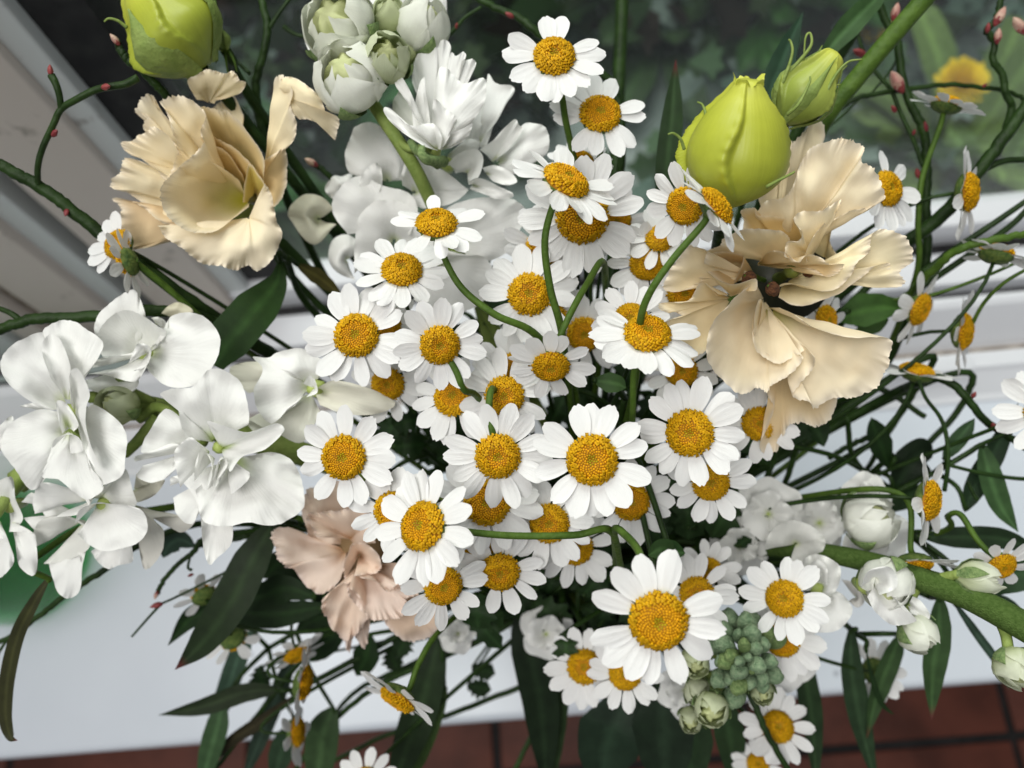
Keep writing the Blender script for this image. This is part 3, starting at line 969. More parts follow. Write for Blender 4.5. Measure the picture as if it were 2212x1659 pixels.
def lisi(label, base_px, d):
    P = at(base_px[0], base_px[1], d)
    return thing('lisianthus', label, 'lisianthus', P, LG), P


eL, OL = lisi('open cream lisianthus with deep yellow throat, beside the window frame', (505, 420), .285)
dL = .252
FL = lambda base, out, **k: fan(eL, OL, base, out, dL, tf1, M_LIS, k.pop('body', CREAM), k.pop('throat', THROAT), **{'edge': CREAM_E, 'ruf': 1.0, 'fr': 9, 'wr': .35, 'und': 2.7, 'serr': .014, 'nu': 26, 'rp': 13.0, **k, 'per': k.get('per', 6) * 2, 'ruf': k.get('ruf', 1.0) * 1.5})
# outer petals first (further back), then the inner ones
FL((1345, 665, -20), [(1262, 645, -14), (1200, 520, -8), (1260, 480, -5), (1330, 445, -3), (1400, 455, -1), (1450, 475, 0), (1495, 452, 1), (1530, 510, 0), (1575, 530, -2), (1535, 605, -7), (1420, 612, -12), (1378, 670, -16)], seed=1, ruf=1.2, throat=CREAM, bulge=3)
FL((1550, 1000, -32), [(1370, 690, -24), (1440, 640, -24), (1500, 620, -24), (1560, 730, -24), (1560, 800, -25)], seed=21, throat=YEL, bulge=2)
FL((1700, 1070, -14), [(1712, 1010, -12), (1735, 850, -8), (1750, 640, -2), (1768, 500, 2), (1850, 498, 5), (1885, 590, 5), (1868, 680, 4), (1905, 790, 1), (1888, 900, -2), (1810, 985, -6), (1730, 1040, -10)], seed=2, ruf=0.5, bulge=2, fr=6, throat=YEL)
FL((1835, 610, 2), [(1790, 560, 3), (1810, 505, 4), (1870, 498, 6), (1960, 540, 6), (2055, 625, 5), (2100, 738, 3), (2172, 750, 4), (2165, 820, 0), (2150, 895, -4), (2085, 818, -2), (1990, 772, 0), (1910, 760, 2), (1868, 690, 3)], seed=22, ruf=0.8, bulge=4, fr=9, throat=CREAM)
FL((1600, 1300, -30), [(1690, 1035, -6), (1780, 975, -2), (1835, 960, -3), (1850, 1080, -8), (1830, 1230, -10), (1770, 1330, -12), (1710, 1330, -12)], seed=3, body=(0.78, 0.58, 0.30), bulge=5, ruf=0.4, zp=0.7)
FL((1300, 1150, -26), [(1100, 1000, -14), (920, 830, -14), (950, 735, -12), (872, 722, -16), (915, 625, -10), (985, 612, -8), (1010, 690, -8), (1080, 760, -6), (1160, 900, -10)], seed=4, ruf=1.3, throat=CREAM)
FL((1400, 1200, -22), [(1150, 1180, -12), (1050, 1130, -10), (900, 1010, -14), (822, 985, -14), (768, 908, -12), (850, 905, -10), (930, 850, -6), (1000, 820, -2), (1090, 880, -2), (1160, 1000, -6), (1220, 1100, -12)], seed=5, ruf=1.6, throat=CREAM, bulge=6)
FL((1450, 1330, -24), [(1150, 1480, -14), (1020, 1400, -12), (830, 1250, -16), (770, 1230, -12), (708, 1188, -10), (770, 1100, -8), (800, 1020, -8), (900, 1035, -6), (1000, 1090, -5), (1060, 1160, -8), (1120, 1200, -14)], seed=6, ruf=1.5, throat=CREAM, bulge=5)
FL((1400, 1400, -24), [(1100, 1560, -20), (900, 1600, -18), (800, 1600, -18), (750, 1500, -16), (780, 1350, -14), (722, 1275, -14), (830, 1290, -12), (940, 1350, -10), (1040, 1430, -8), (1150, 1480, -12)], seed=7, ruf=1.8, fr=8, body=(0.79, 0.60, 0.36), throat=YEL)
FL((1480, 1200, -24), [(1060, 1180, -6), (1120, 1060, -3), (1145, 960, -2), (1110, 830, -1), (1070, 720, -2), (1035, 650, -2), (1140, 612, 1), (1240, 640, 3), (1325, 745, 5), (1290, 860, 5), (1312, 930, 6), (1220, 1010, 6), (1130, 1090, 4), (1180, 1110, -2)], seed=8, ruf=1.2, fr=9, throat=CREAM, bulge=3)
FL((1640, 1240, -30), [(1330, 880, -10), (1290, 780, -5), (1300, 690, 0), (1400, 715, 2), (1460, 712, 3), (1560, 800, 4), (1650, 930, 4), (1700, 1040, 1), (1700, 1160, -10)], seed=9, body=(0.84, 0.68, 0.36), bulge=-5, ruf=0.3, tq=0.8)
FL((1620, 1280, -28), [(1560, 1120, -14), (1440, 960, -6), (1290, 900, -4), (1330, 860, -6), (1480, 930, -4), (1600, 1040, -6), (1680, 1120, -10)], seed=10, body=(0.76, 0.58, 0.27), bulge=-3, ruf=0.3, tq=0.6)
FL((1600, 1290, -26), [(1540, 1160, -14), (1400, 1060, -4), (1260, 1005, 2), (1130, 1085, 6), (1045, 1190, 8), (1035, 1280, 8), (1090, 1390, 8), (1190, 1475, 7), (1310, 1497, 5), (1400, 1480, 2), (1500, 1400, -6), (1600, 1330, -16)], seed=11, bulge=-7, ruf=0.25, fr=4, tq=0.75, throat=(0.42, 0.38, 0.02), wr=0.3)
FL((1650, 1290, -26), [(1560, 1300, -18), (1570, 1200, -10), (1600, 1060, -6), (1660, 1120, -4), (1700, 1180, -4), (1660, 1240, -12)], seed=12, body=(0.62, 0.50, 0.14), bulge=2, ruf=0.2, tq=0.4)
FL((1600, 1400, -12), [(1010, 1455, 2), (1060, 1530, 2), (1180, 1600, 3), (1300, 1690, 0), (1420, 1715, -2), (1520, 1740, -4), (1590, 1700, -4), (1660, 1745, -5), (1760, 1640, -6), (1815, 1510, -6), (1780, 1430, -4), (1765, 1320, -2), (1735, 1240, 0), (1700, 1180, 3)], seed=13, ruf=1.5, fr=10, throat=CREAM, body=(0.90, 0.79, 0.58), bulge=6, tq=0.15, u0=0.02)
# dark hollow, pistil, calyx and stem
wound_bud(eL, OL, at(*tf1(1630, 1290), .284), at(*tf1(1622, 1270), .270), .0018, [(0, .8), (.5, 1), (.8, 1.2), (1, .5)], M_BUD, (0.06, 0.07, 0.01), (0.10, 0.09, 0.02), name='pistil', nseg=16, nt=8)
tube('stem', to_vase(OL, cdir(0.15, 0.3, -1), random.Random(3), .04), .0022, .0024, M_STEMD, eL, OL)
wound_bud(eL, OL, OL + cdir(0, 0, -1) * 0.008, OL + cdir(0, 0, 1) * 0.001, .008, [(0, .3), (.4, .9), (1, 1.3)], M_BUD, (0.10, 0.16, 0.03), (0.3, 0.34, 0.08), name='calyx', nseg=20, nt=8)

eR, OR_ = lisi('wide open cream lisianthus with ruffled lip and dark dried centre', (1665, 610), .275)
dR = .232
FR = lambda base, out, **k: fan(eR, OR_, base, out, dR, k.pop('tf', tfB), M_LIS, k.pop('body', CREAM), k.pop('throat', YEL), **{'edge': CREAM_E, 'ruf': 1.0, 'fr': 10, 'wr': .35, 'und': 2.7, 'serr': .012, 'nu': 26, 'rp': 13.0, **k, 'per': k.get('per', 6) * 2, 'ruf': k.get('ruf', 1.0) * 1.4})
FR((1150, 1150, -30), [(1000, 700, -24), (1130, 560, -22), (1150, 300, -20), (1130, 180, -22), (1215, 130, -18), (1235, 180, -18), (1170, 240, -18), (1255, 300, -16), (1200, 380, -17), (1260, 290, -20), (1350, 200, -22), (1430, 95, -24), (1500, 240, -24), (1400, 500, -22), (1300, 800, -22)], seed=31, ruf=0.8, bulge=3, per=5)
FR((1250, 1130, -26), [(980, 830, -12), (1060, 720, -8), (1190, 700, -5), (1260, 620, -3), (1300, 480, -2), (1345, 400, -1), (1410, 330, 0), (1520, 290, 2), (1620, 258, 3), (1700, 270, 2), (1800, 335, -1), (1775, 420, 3), (1860, 470, 4), (1930, 600, 4), (1950, 710, 2), (1830, 770, 1), (1690, 800, 0), (1560, 860, -2), (1450, 900, -6)], seed=32, ruf=1.3, bulge=6, fr=8, body=(0.89, 0.77, 0.55), throat=(0.72, 0.54, 0.26), tq=0.6, per=5)
FR((1250, 1130, -26), [(860, 1100, -14), (880, 1000, -12), (900, 880, -12), (870, 800, -10), (975, 770, -8), (985, 830, -8), (1100, 830, -8), (1250, 860, -8), (1330, 920, -10), (1380, 1000, -14)], seed=33, body=(0.74, 0.54, 0.25), bulge=2, ruf=0.5)  # darker ochre body paints in the shading inside this back petal
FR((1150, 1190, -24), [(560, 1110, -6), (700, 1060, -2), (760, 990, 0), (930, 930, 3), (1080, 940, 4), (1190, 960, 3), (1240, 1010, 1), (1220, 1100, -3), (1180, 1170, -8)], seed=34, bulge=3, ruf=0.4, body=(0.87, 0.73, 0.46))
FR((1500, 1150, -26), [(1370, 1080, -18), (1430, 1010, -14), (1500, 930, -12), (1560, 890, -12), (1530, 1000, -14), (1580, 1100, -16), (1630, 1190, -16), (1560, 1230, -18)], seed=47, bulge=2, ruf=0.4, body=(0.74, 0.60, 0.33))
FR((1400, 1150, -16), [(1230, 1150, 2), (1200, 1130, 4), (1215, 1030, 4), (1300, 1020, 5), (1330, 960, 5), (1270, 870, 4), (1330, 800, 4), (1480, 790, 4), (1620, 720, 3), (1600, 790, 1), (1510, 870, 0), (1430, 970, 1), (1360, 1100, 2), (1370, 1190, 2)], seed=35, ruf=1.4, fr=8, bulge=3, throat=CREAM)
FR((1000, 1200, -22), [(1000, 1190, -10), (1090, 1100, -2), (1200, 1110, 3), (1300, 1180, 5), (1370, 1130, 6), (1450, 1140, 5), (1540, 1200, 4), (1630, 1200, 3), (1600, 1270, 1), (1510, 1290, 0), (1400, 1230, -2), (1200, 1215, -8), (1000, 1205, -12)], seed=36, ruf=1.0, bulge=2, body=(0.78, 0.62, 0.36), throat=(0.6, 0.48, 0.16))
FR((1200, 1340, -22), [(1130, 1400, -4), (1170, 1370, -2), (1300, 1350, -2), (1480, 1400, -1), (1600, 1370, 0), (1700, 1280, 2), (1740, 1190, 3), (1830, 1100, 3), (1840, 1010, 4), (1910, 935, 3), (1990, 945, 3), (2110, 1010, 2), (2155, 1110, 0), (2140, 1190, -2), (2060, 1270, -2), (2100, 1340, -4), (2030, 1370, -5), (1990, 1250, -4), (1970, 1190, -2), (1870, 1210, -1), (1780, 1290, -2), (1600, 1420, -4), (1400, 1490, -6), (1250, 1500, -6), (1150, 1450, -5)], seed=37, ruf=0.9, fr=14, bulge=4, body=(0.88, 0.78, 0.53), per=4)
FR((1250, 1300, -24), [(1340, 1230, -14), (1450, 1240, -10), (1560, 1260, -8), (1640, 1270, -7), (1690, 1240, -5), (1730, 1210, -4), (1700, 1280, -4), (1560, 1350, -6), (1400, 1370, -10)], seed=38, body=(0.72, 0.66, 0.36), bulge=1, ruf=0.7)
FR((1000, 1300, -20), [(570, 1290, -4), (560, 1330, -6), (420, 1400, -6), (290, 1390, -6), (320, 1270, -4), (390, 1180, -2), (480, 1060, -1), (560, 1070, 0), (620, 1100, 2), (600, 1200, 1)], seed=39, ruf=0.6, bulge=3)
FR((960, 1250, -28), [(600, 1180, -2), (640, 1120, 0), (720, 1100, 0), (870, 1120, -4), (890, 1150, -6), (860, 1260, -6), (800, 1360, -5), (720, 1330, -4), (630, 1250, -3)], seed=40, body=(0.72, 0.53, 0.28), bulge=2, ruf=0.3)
FR((800, 1440, -12), [(570, 1200, 6), (630, 1260, 7), (740, 1330, 7), (850, 1345, 6), (980, 1310, 6), (990, 1390, 3), (900, 1400, 1), (820, 1430, -1), (720, 1425, 2), (680, 1400, 4), (600, 1330, 5)], seed=41, bulge=1, ruf=0.4, throat=CREAM)
FR((800, 1450, -14), [(700, 1430, 2), (580, 1330, 3), (500, 1450, 2), (420, 1490, 3), (360, 1480, 2), (260, 1500, 2), (300, 1570, 2), (370, 1560, 0), (430, 1590, 1), (330, 1620, 2), (280, 1680, 2), (420, 1900, 0), (600, 1860, 0), (680, 1700, 0)], seed=42, bulge=3, ruf=0.9, fr=9, throat=CREAM, body=(0.87, 0.74, 0.48))
F6 = lambda base, out, **k: FR(base, out, tf=tf6, **k)
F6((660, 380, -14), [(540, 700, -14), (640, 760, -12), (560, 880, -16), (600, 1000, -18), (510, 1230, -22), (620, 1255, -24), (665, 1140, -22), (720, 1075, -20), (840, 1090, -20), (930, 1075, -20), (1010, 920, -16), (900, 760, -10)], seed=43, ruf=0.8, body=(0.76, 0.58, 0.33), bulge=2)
F6((560, 330, -16), [(470, 480, 2), (500, 570, 2), (650, 690, 1), (760, 640, 0), (800, 605, 2), (865, 650, 4), (850, 740, 2), (720, 890, -2), (840, 945, 0), (870, 990, -4), (1010, 920, -4), (1100, 910, -4), (1240, 850, -4), (1325, 750, -4), (1350, 640, -2), (1342, 530, 0), (1100, 525, 4), (900, 478, 4), (760, 390, 1), (640, 330, -4)], seed=44, ruf=1.0, fr=11, bulge=4, body=(0.89, 0.77, 0.55), throat=(0.38, 0.34, 0.07), tq=0.4, per=5)
F6((540, 280, -22), [(480, 160, 2), (350, 265, 6), (310, 315, 7), (200, 440, 8), (165, 640, 8), (245, 780, 7), (390, 880, 4), (490, 850, 2), (555, 885, 2), (590, 830, 2), (690, 775, 3), (795, 660, 4), (750, 635, 3), (640, 690, 4), (540, 650, 5), (480, 590, 6), (465, 440, 4), (500, 300, 0)], seed=45, ruf=1.1, fr=10, bulge=5, throat=CREAM, body=(0.89, 0.77, 0.55), per=5)
F6((560, 400, -14), [(470, 480, 3), (480, 380, 4), (500, 290, 4), (525, 285, 2), (520, 380, 0), (500, 470, 0)], seed=46, bulge=1, ruf=0.1, body=CREAM)
# dried centre
for k, (x, y, dd, s) in enumerate([(905, 1285, .232, .0022), (930, 1265, .236, .0016), (1080, 1360, .230, .0020), (1110, 1375, .231, .0016), (1345, 1240, .240, .0014)]):
    p = at(*tfB(x, y), dd); q = at(*tfB(x + 30 - 20 * (k % 2), y + 20), dd + .001)
    wound_bud(eR, OR_, p, q + _n(q - p) * .002, s, [(0, .4), (.3, 1), (.7, .9), (1, .3)], M_ANTH, (.2, .08, .03), (.2, .08, .03), name='anther', nseg=12, nt=8, amp=.2)
    tube('filament', catmull([p, (p + OR_) / 2, OR_], 5), .0005, .0008, M_STEM, eR, OR_, 6)
wound_bud(eR, OR_, OR_, at(*tfB(1270, 1240), .240), .0024, [(0, .9), (.5, .8), (.8, .5), (.92, 1.0), (1, .4)], M_BUD, (.03, .05, .01), (.20, .24, .05), name='pistil', nseg=16, nt=14)
tube('stem', to_vase(OR_, cdir(-.1, .2, -1), random.Random(8), .03), .0024, .0026, M_STEMD, eR, OR_)
wound_bud(eR, OR_, OR_ + cdir(0, 0, -1) * .008, OR_ + cdir(0, 0, 1) * .012, .013, [(0, .3), (.4, .9), (1, 1.2)], M_BUD, (.010, .014, .005), (.018, .020, .008), name='calyx', nseg=20, nt=8)  # calyx painted near black to stand for the shaded throat opening

PEACH = (0.88, 0.71, 0.58); PEACH_E = (0.90, 0.75, 0.66); PTH = (0.66, 0.42, 0.24)
eP = thing('lisianthus', 'blush peach lisianthus with crumpled ruffles, hidden under the daisies', 'lisianthus', at(790, 1190, .30), LG)
OP = at(790, 1190, .30)
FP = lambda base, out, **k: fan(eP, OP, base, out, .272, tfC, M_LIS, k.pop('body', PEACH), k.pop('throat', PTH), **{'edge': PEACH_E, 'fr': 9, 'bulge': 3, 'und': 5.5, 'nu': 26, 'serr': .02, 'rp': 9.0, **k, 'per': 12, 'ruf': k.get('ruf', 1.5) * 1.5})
FP((800, 620, -22), [(420, 560, -10), (360, 200, -10), (480, 60, -12), (700, 0, -10), (900, 120, -6), (1000, 300, -6), (1050, 600, -10)], seed=61)
FP((780, 660, -20), [(360, 500, -4), (220, 440, -6), (60, 470, -8), (90, 640, -6), (180, 800, -6), (290, 850, -6), (420, 1030, -8), (540, 1080, -6), (700, 960, -4), (760, 800, -8)], seed=62, body=(0.88, 0.73, 0.62))
FP((850, 560, -18), [(500, 540, 2), (450, 450, 2), (400, 330, 0), (560, 300, 1), (740, 280, 2), (900, 260, 2), (1000, 340, 2)], seed=63, bulge=4)
FP((900, 700, -16), [(760, 940, 0), (745, 820, 2), (800, 660, 3), (860, 590, 3), (1000, 620, 2), (1100, 760, 2), (1060, 880, 1), (850, 900, 2)], seed=64)
FP((900, 800, -16), [(560, 1120, 0), (540, 1240, -2), (640, 1380, -4), (760, 1520, -8), (860, 1480, -6), (960, 1340, -4), (1000, 1260, -2), (860, 1080, 2), (760, 980, 2), (640, 1050, 2)], seed=65, ruf=2.2)
FP((950, 820, -16), [(780, 980, 3), (790, 1080, 3), (900, 1200, 2), (1000, 1310, 1), (1130, 1300, 0), (1260, 1300, 0), (1350, 1220, 0), (1350, 1120, 1), (1450, 1060, 1), (1280, 980, 3), (1150, 1050, 4), (1050, 960, 4), (900, 920, 4)], seed=66, ruf=2.0, body=(0.90, 0.75, 0.65))
FP((1100, 800, -18), [(1000, 900, 1), (1060, 820, 2), (1200, 780, 2), (1340, 800, 1), (1300, 980, 2), (1200, 1060, 3), (1080, 990, 3)], seed=67, body=(0.90, 0.76, 0.66))
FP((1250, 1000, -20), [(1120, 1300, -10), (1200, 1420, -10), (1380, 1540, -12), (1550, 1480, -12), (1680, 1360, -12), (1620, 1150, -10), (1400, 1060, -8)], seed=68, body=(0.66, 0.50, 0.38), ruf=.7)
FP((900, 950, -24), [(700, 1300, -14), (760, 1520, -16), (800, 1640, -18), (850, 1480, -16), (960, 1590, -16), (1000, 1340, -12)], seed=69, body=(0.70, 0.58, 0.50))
tube('stem', to_vase(OP, cdir(.2, 0, -1), random.Random(9), .03), .0022, .0024, M_STEMD, eP, OP)
wound_bud(eP, OP, OP + cdir(0, 0, -1) * .01, OP + cdir(0, 0, 1) * .010, .010, [(0, .3), (.4, .9), (1, 1.2)], M_BUD, (.06, .09, .02), (.3, .2, .1), name='calyx', nseg=20, nt=8)

# ---- lisianthus buds
LIME0 = (0.35, 0.40, 0.035); LIME1 = (0.52, 0.56, 0.055)
BG = 'closed lisianthus buds'
PROF = [(0, .18), (.06, .42), (.16, .74), (.30, .96), (.42, 1.0), (.55, .93), (.70, .76), (.82, .54), (.90, .38), (.97, .27), (1, .18)]
PROF2 = [(0, .3), (.1, .62), (.25, .92), (.42, 1.0), (.6, .82), (.78, .58), (.9, .42), (.97, .3), (1, .12)]


def lbud(label, b, t, R, prof, stem, seps, seed, c0=LIME0, c1=LIME1, amp=.13, twist=.9):
    b3, t3 = at(*b), at(*t)
    e = thing('lisianthus_bud', label, 'flower bud', b3, BG)
    wound_bud(e, b3, b3, t3, R, prof, M_BUD, c0, c1, 4, amp, twist, name='wound_petals', ctip=(0.60, 0.63, 0.09), seed=seed, nseg=140, nt=60, frill=.12)
    for (an, wi, ln, fl, ta) in seps:
        sepal(e, b3, b3, t3, R, prof, an, wi, ln, M_STEML if ta < .5 else M_STEM, 1.04, fl, 'sepal', ta)
    rg = random.Random(seed)
    P = catmull(np.vstack([b3[None], px_path(stem)]), 8)
    ext = to_vase(P[-1], _n(P[-1] - P[-3]), rg, .03)
    tube('stem', np.vstack([P, ext[1:]]), .0019, .0022, M_STEMD, e, b3)
    return e, b3


e, o3 = lbud('fat pear shaped lime green bud against the cream lisianthus', (1562, 446, .222), (1618, 172, .205), .0137, PROF, [(1560, 470, .235), (1545, 560, .265)], [], 4)
for q in range(5):
    an = q * 1.257 + .3
    cup_petal(e, o3, at(1606, 232, .2085), at(1619, 160, .2045), .0042, [(0, 1.0), (.4, .8), (.7, .72), (1, .85)], an, 1.5, 0, .9 + .12 * (q % 2), M_BUD, LIME1, (.62, .65, .10), 900 + q, .25, name='tip_frill')
for pts in ([(1478, 322, .209), (1470, 300, .207), (1455, 288, .206), (1443, 290, .206)], [(1522, 262, .214), (1524, 245, .213), (1517, 226, .213), (1506, 220, .213)], [(1655, 404, .207), (1685, 388, .205), (1712, 374, .203), (1716, 370, .203)], [(1664, 250, .214), (1668, 235, .214), (1662, 226, .214)]):
    tube('sepal', catmull(px_path(pts), 6), .0005, .00022, M_STEML, e, o3, 6)
e, o3 = lbud('slim green bud with thread-like sepals beside the fat lime bud', (1690, 262, .246), (1806, 112, .238), .0092, PROF2, [(1680, 290, .255), (1650, 420, .275)], [(a, .5, .95, .0, .3) for a in (0.3, 1.6, 2.8, 4.1, 5.3)], 5, (0.22, 0.30, 0.05), (0.48, 0.54, 0.10), .16, 1.0)
for pts in ([(1690, 180, .238), (1705, 140, .236), (1712, 110, .235), (1708, 90, .235), (1703, 85, .235)], [(1700, 160, .238), (1735, 122, .236), (1753, 95, .235), (1750, 72, .235), (1740, 82, .235), (1736, 135, .237)], [(1775, 220, .236), (1800, 170, .234), (1830, 135, .233), (1862, 128, .233)], [(1700, 248, .233), (1725, 225, .230), (1748, 180, .230), (1750, 165, .230)], [(1790, 185, .236), (1815, 183, .236)]):
    tube('sepal', catmull(px_path(pts), 6), .0006, .00025, M_STEML, e, o3, 6)
e, o3 = lbud('plump lime bud above the open lisianthus at the window frame', (438, 148, .262), (285, -35, .250), .0155, PROF2, [(450, 165, .268), (520, 250, .28), (640, 400, .30), (770, 560, .33)], [(0.9, 1.3, .8, 0, .1), (3.0, 1.3, .8, 0, .1), (5.0, 1.3, .8, 0, .1)], 6, (0.26, 0.33, 0.04), (0.52, 0.56, 0.05), .12, .7)
tube('sepal', catmull(px_path([(275, 60, .252), (255, 45, .250), (235, 40, .249), (225, 47, .249)]), 6), .0006, .00025, M_STEML, e, o3, 6)
e, o3 = lbud('tiny green bud with curled sepals between two stems', (487, 108, .268), (462, 55, .264), .0030, PROF2, [(500, 130, .272), (512, 165, .28), (600, 300, .30)], [(a, 1.2, .9, 0, .2) for a in (.3, 2.4, 4.5)], 7, (0.12, 0.20, 0.04), (0.22, 0.30, 0.06), .15, .6)
for pts in ([(466, 65, .264), (458, 30, .263), (440, 10, .262), (434, 5, .262)], [(466, 60, .264), (468, 20, .263), (462, -10, .262)], [(490, 105, .268), (505, 130, .267), (512, 155, .268)], [(487, 105, .268), (488, 130, .267), (492, 158, .268)]):
    tube('sepal', catmull(px_path(pts), 6), .0007, .00025, M_STEM, e, o3, 6)

# ------------------------------------------------------------------ stock (white double spikes)
SW = (0.90, 0.90, 0.87); SG = (0.50, 0.60, 0.17)
SGp = 'white stock spikes'


def stock(label, base, d):
    P = at(base[0], base[1], d)
    return thing('stock_spike', label, 'stock flower', P, SGp), P


class Floret:
    """a floret is a part (its green throat), its petals are sub-parts"""
    def __init__(self, spike, O, x, y, d, tf, r=.0024):
        self.O, self.d, self.tf = O, d, tf
        p = at(*tf(x, y), d)
        self.core = wound_bud(spike, O, p + cdir(0, 0, -1) * .013, p + cdir(0, 0, -1) * .003, r, [(0, .6), (.5, .9), (.9, 1), (1, .5)], M_BUD, (0.20, 0.27, 0.06), SG, 4, .1, .3, name='floret', nseg=16, nt=8)

    def petal(self, base, out, **k):
        return fan(self.core, self.O, base, out, self.d, self.tf, M_STK, k.pop('body', SW), k.pop('throat', (0.66, 0.72, 0.42)), **{'tq': .25, 'ruf': .9, 'fr': 4, 'serr': .006, 'bulge': 3, 'wr': .8, **k})


def auto_floret(spike, O, x, y, d, R, nrm, seed, npet=3, inner=3, tilt=25):
    """double stock floret: broad rounded outer petals and crumpled inner ones"""
    rg = random.Random(seed * 5 + 1)
    f = Floret(spike, O, x, y, d, tf0, .003)
    a0 = rg.uniform(0, 360)
    nx, ny = nrm
    for ring, (n_, rr, z) in enumerate(((npet, R, -2), (inner, R * .62, 4))):
        for i in range(n_):
            a = math.radians(a0 + ring * 40 + 360 * i / n_ + rg.uniform(-14, 14))
            L = rr * rg.uniform(.85, 1.12)
            wdt = (math.pi / n_) * rg.uniform(1.15, 1.55)
            out = []
            for q in np.linspace(-1, 1, 7):
                aa = a + q * wdt
                l2 = L * (1 - .28 * abs(q) ** 3 - .06 * math.cos(3 * q * math.pi) * (abs(q) < .5))
                ex, ey = math.cos(aa) * l2, -math.sin(aa) * l2
                zz = z - (ex * nx + ey * ny) / FPX * d * 1000 + rg.uniform(-1.2, 1.2) + (2.5 if ring else 0)
                k = math.sqrt(max(.2, 1 - nx * nx - ny * ny))
                kk = (ex * nx + ey * ny) / max(1e-6, nx * nx + ny * ny) * (1 - k)
                out.append((x + ex - nx * kk, y + ey - ny * kk, zz))
            f.petal((x, y, -4), out, seed=seed * 31 + ring * 9 + i, ruf=1.0 if ring == 0 else 1.6, fr=3 if ring == 0 else 4, bulge=2.5, nu=12, per=5)
    return f


def white_bud(spike, O, b, t, R, seed, tf=tf0, seps=3, green=.35, name='flower_bud', mat=None, opened=.5):
    b3 = at(*tf(b[0], b[1]), b[2]); t3 = at(*tf(t[0], t[1]), t[2])
    prof = [(0, .3), (.12, .70), (.3, .97), (.5, 1.0), (.7, .90), (.86, .62 + .2 * opened), (.96, .36 + .3 * opened), (1, .25 + .3 * opened)]
    gr = (.42, .50, .16)
    c0 = tuple(np.array(SW) * (1 - min(1, green * 1.6)) + np.array(gr) * min(1, green * 1.6))
    c1 = tuple(np.array(SW) * (1 - green * .75) + np.array(gr) * green * .75)
    core = [(p, q * .62) for p, q in prof]
    rg = random.Random(seed)
    o = wound_bud(spike, O, b3, b3 + (t3 - b3) * .8, R, core, M_STK, (.40, .46, .12), (.62, .66, .34), 5, .3, 1.3, name=name, seed=seed, nseg=36, nt=14)
    a0 = rg.uniform(0, 6.28)
    for i in range(4):
        cup_petal(o, O, b3, t3, R, prof, a0 + .8 + i * 1.57 + rg.uniform(-.2, .2), 1.5, .1, rg.uniform(.84, .98), M_STK, c0, c1, seed * 10 + i, -.10, .80)
    for i in range(4):
        cup_petal(o, O, b3, t3, R, prof, a0 + i * 1.57 + rg.uniform(-.15, .15), 2.1, 0, rg.uniform(.88, 1.04), M_STK, c0, c1, seed * 10 + 5 + i, rg.uniform(-.14, .10), 1.0)
    for i in range(seps):
        sepal(o, O, b3, t3, R, prof, i * 6.28 / seps + seed, .95, .62, M_SEPAL, 1.12)
    return o


# --- top spike
eT, OT = stock('white stock spike with tight green topped buds and one vase-shaped bloom', (880, 320), .262)
dT = .245
P = catmull(px_path([(810, 40, .268), (815, 130, .266), (800, 205, .262), (820, 245, .258), (860, 305, .258), (905, 380, .262), (960, 500, .28)]), 8)
ext = to_vase(P[-1], _n(P[-1] - P[-3]), random.Random(2), .03)
tube('stem', np.vstack([P, ext[1:]]), .0019, .0026, M_STEML, eT, OT)
for pts in ([(812, 150, .264), (835, 150, .256), (838, 140, .252)], [(808, 215, .258), (780, 215, .256), (768, 205, .255)], [(812, 100, .266), (760, 90, .262)], [(812, 90, .266), (850, 80, .262)], [(815, 80, .268), (900, 110, .266)], [(850, 290, .258), (880, 320, .256), (930, 318, .254)]):
    tube('stalk', catmull(px_path(pts), 6), .0012, .0014, M_STEML, eT, OT)
white_bud(eT, OT, (762, 78, .258), (690, 15, .240), .0118, 1, green=.3)
white_bud(eT, OT, (782, 205, .256), (722, 122, .238), .0115, 2, green=.2)
white_bud(eT, OT, (838, 150, .254), (834, 95, .236), .0072, 3, green=.75, seps=4)
white_bud(eT, OT, (838, 75, .262), (842, -10, .252), .0058, 4, green=.95, seps=4)
white_bud(eT, OT, (900, 105, .264), (932, -5, .250), .0085, 5, green=.25)
white_bud(eT, OT, (800, 85, .266), (792, 38, .256), .0045, 6, green=1.0, seps=4)
white_bud(eT, OT, (880, 140, .264), (888, 70, .258), .0050, 7, green=1.0, seps=4)
white_bud(eT, OT, (770, 70, .256), (765, 20, .248), .0040, 8, green=1.0, seps=4)
f0 = Floret(eT, OT, 850, 60, .272, tf0)
f0.petal((850, 100, -8), [(760, 70, -6), (740, 20, -4), (790, -30, -4), (850, -40, -4), (890, 10, -5), (880, 90, -6)], seed=201)
f0.petal((870, 100, -8), [(860, 80, -6), (870, 0, -5), (910, -40, -4), (960, -20, -5), (960, 60, -6), (920, 110, -6)], seed=202)
f0.petal((740, 100, -10), [(715, 130, -8), (680, 125, -6), (662, 100, -5), (660, 70, -6), (690, 60, -8)], seed=203)
fT = Floret(eT, OT, 1290, 1130, .252, tfA)
p_ = lambda b, o, **k: fT.petal(b, o, **k)
p_((1320, 1100, -8), [(1140, 640, -8), (1140, 520, -7), (1185, 400, -5), (1235, 305, -4), (1300, 315, -3), (1335, 370, -3), (1310, 560, -6), (1270, 760, -8)], seed=211, bulge=1)
p_((1320, 1100, -9), [(1260, 800, -8), (1310, 500, -6), (1345, 340, -3), (1390, 302, -2), (1435, 352, -2), (1420, 480, -5), (1340, 640, -8)], seed=212, bulge=1)
p_((1330, 1100, -6), [(1320, 640, -3), (1400, 500, -2), (1440, 400, 0), (1480, 425, 0), (1530, 395, 1), (1550, 445, 1), (1510, 480, 0), (1600, 455, 0), (1628, 500, 0), (1570, 600, -2), (1500, 650, -3), (1430, 720, -4)], seed=213, bulge=1, fr=6)
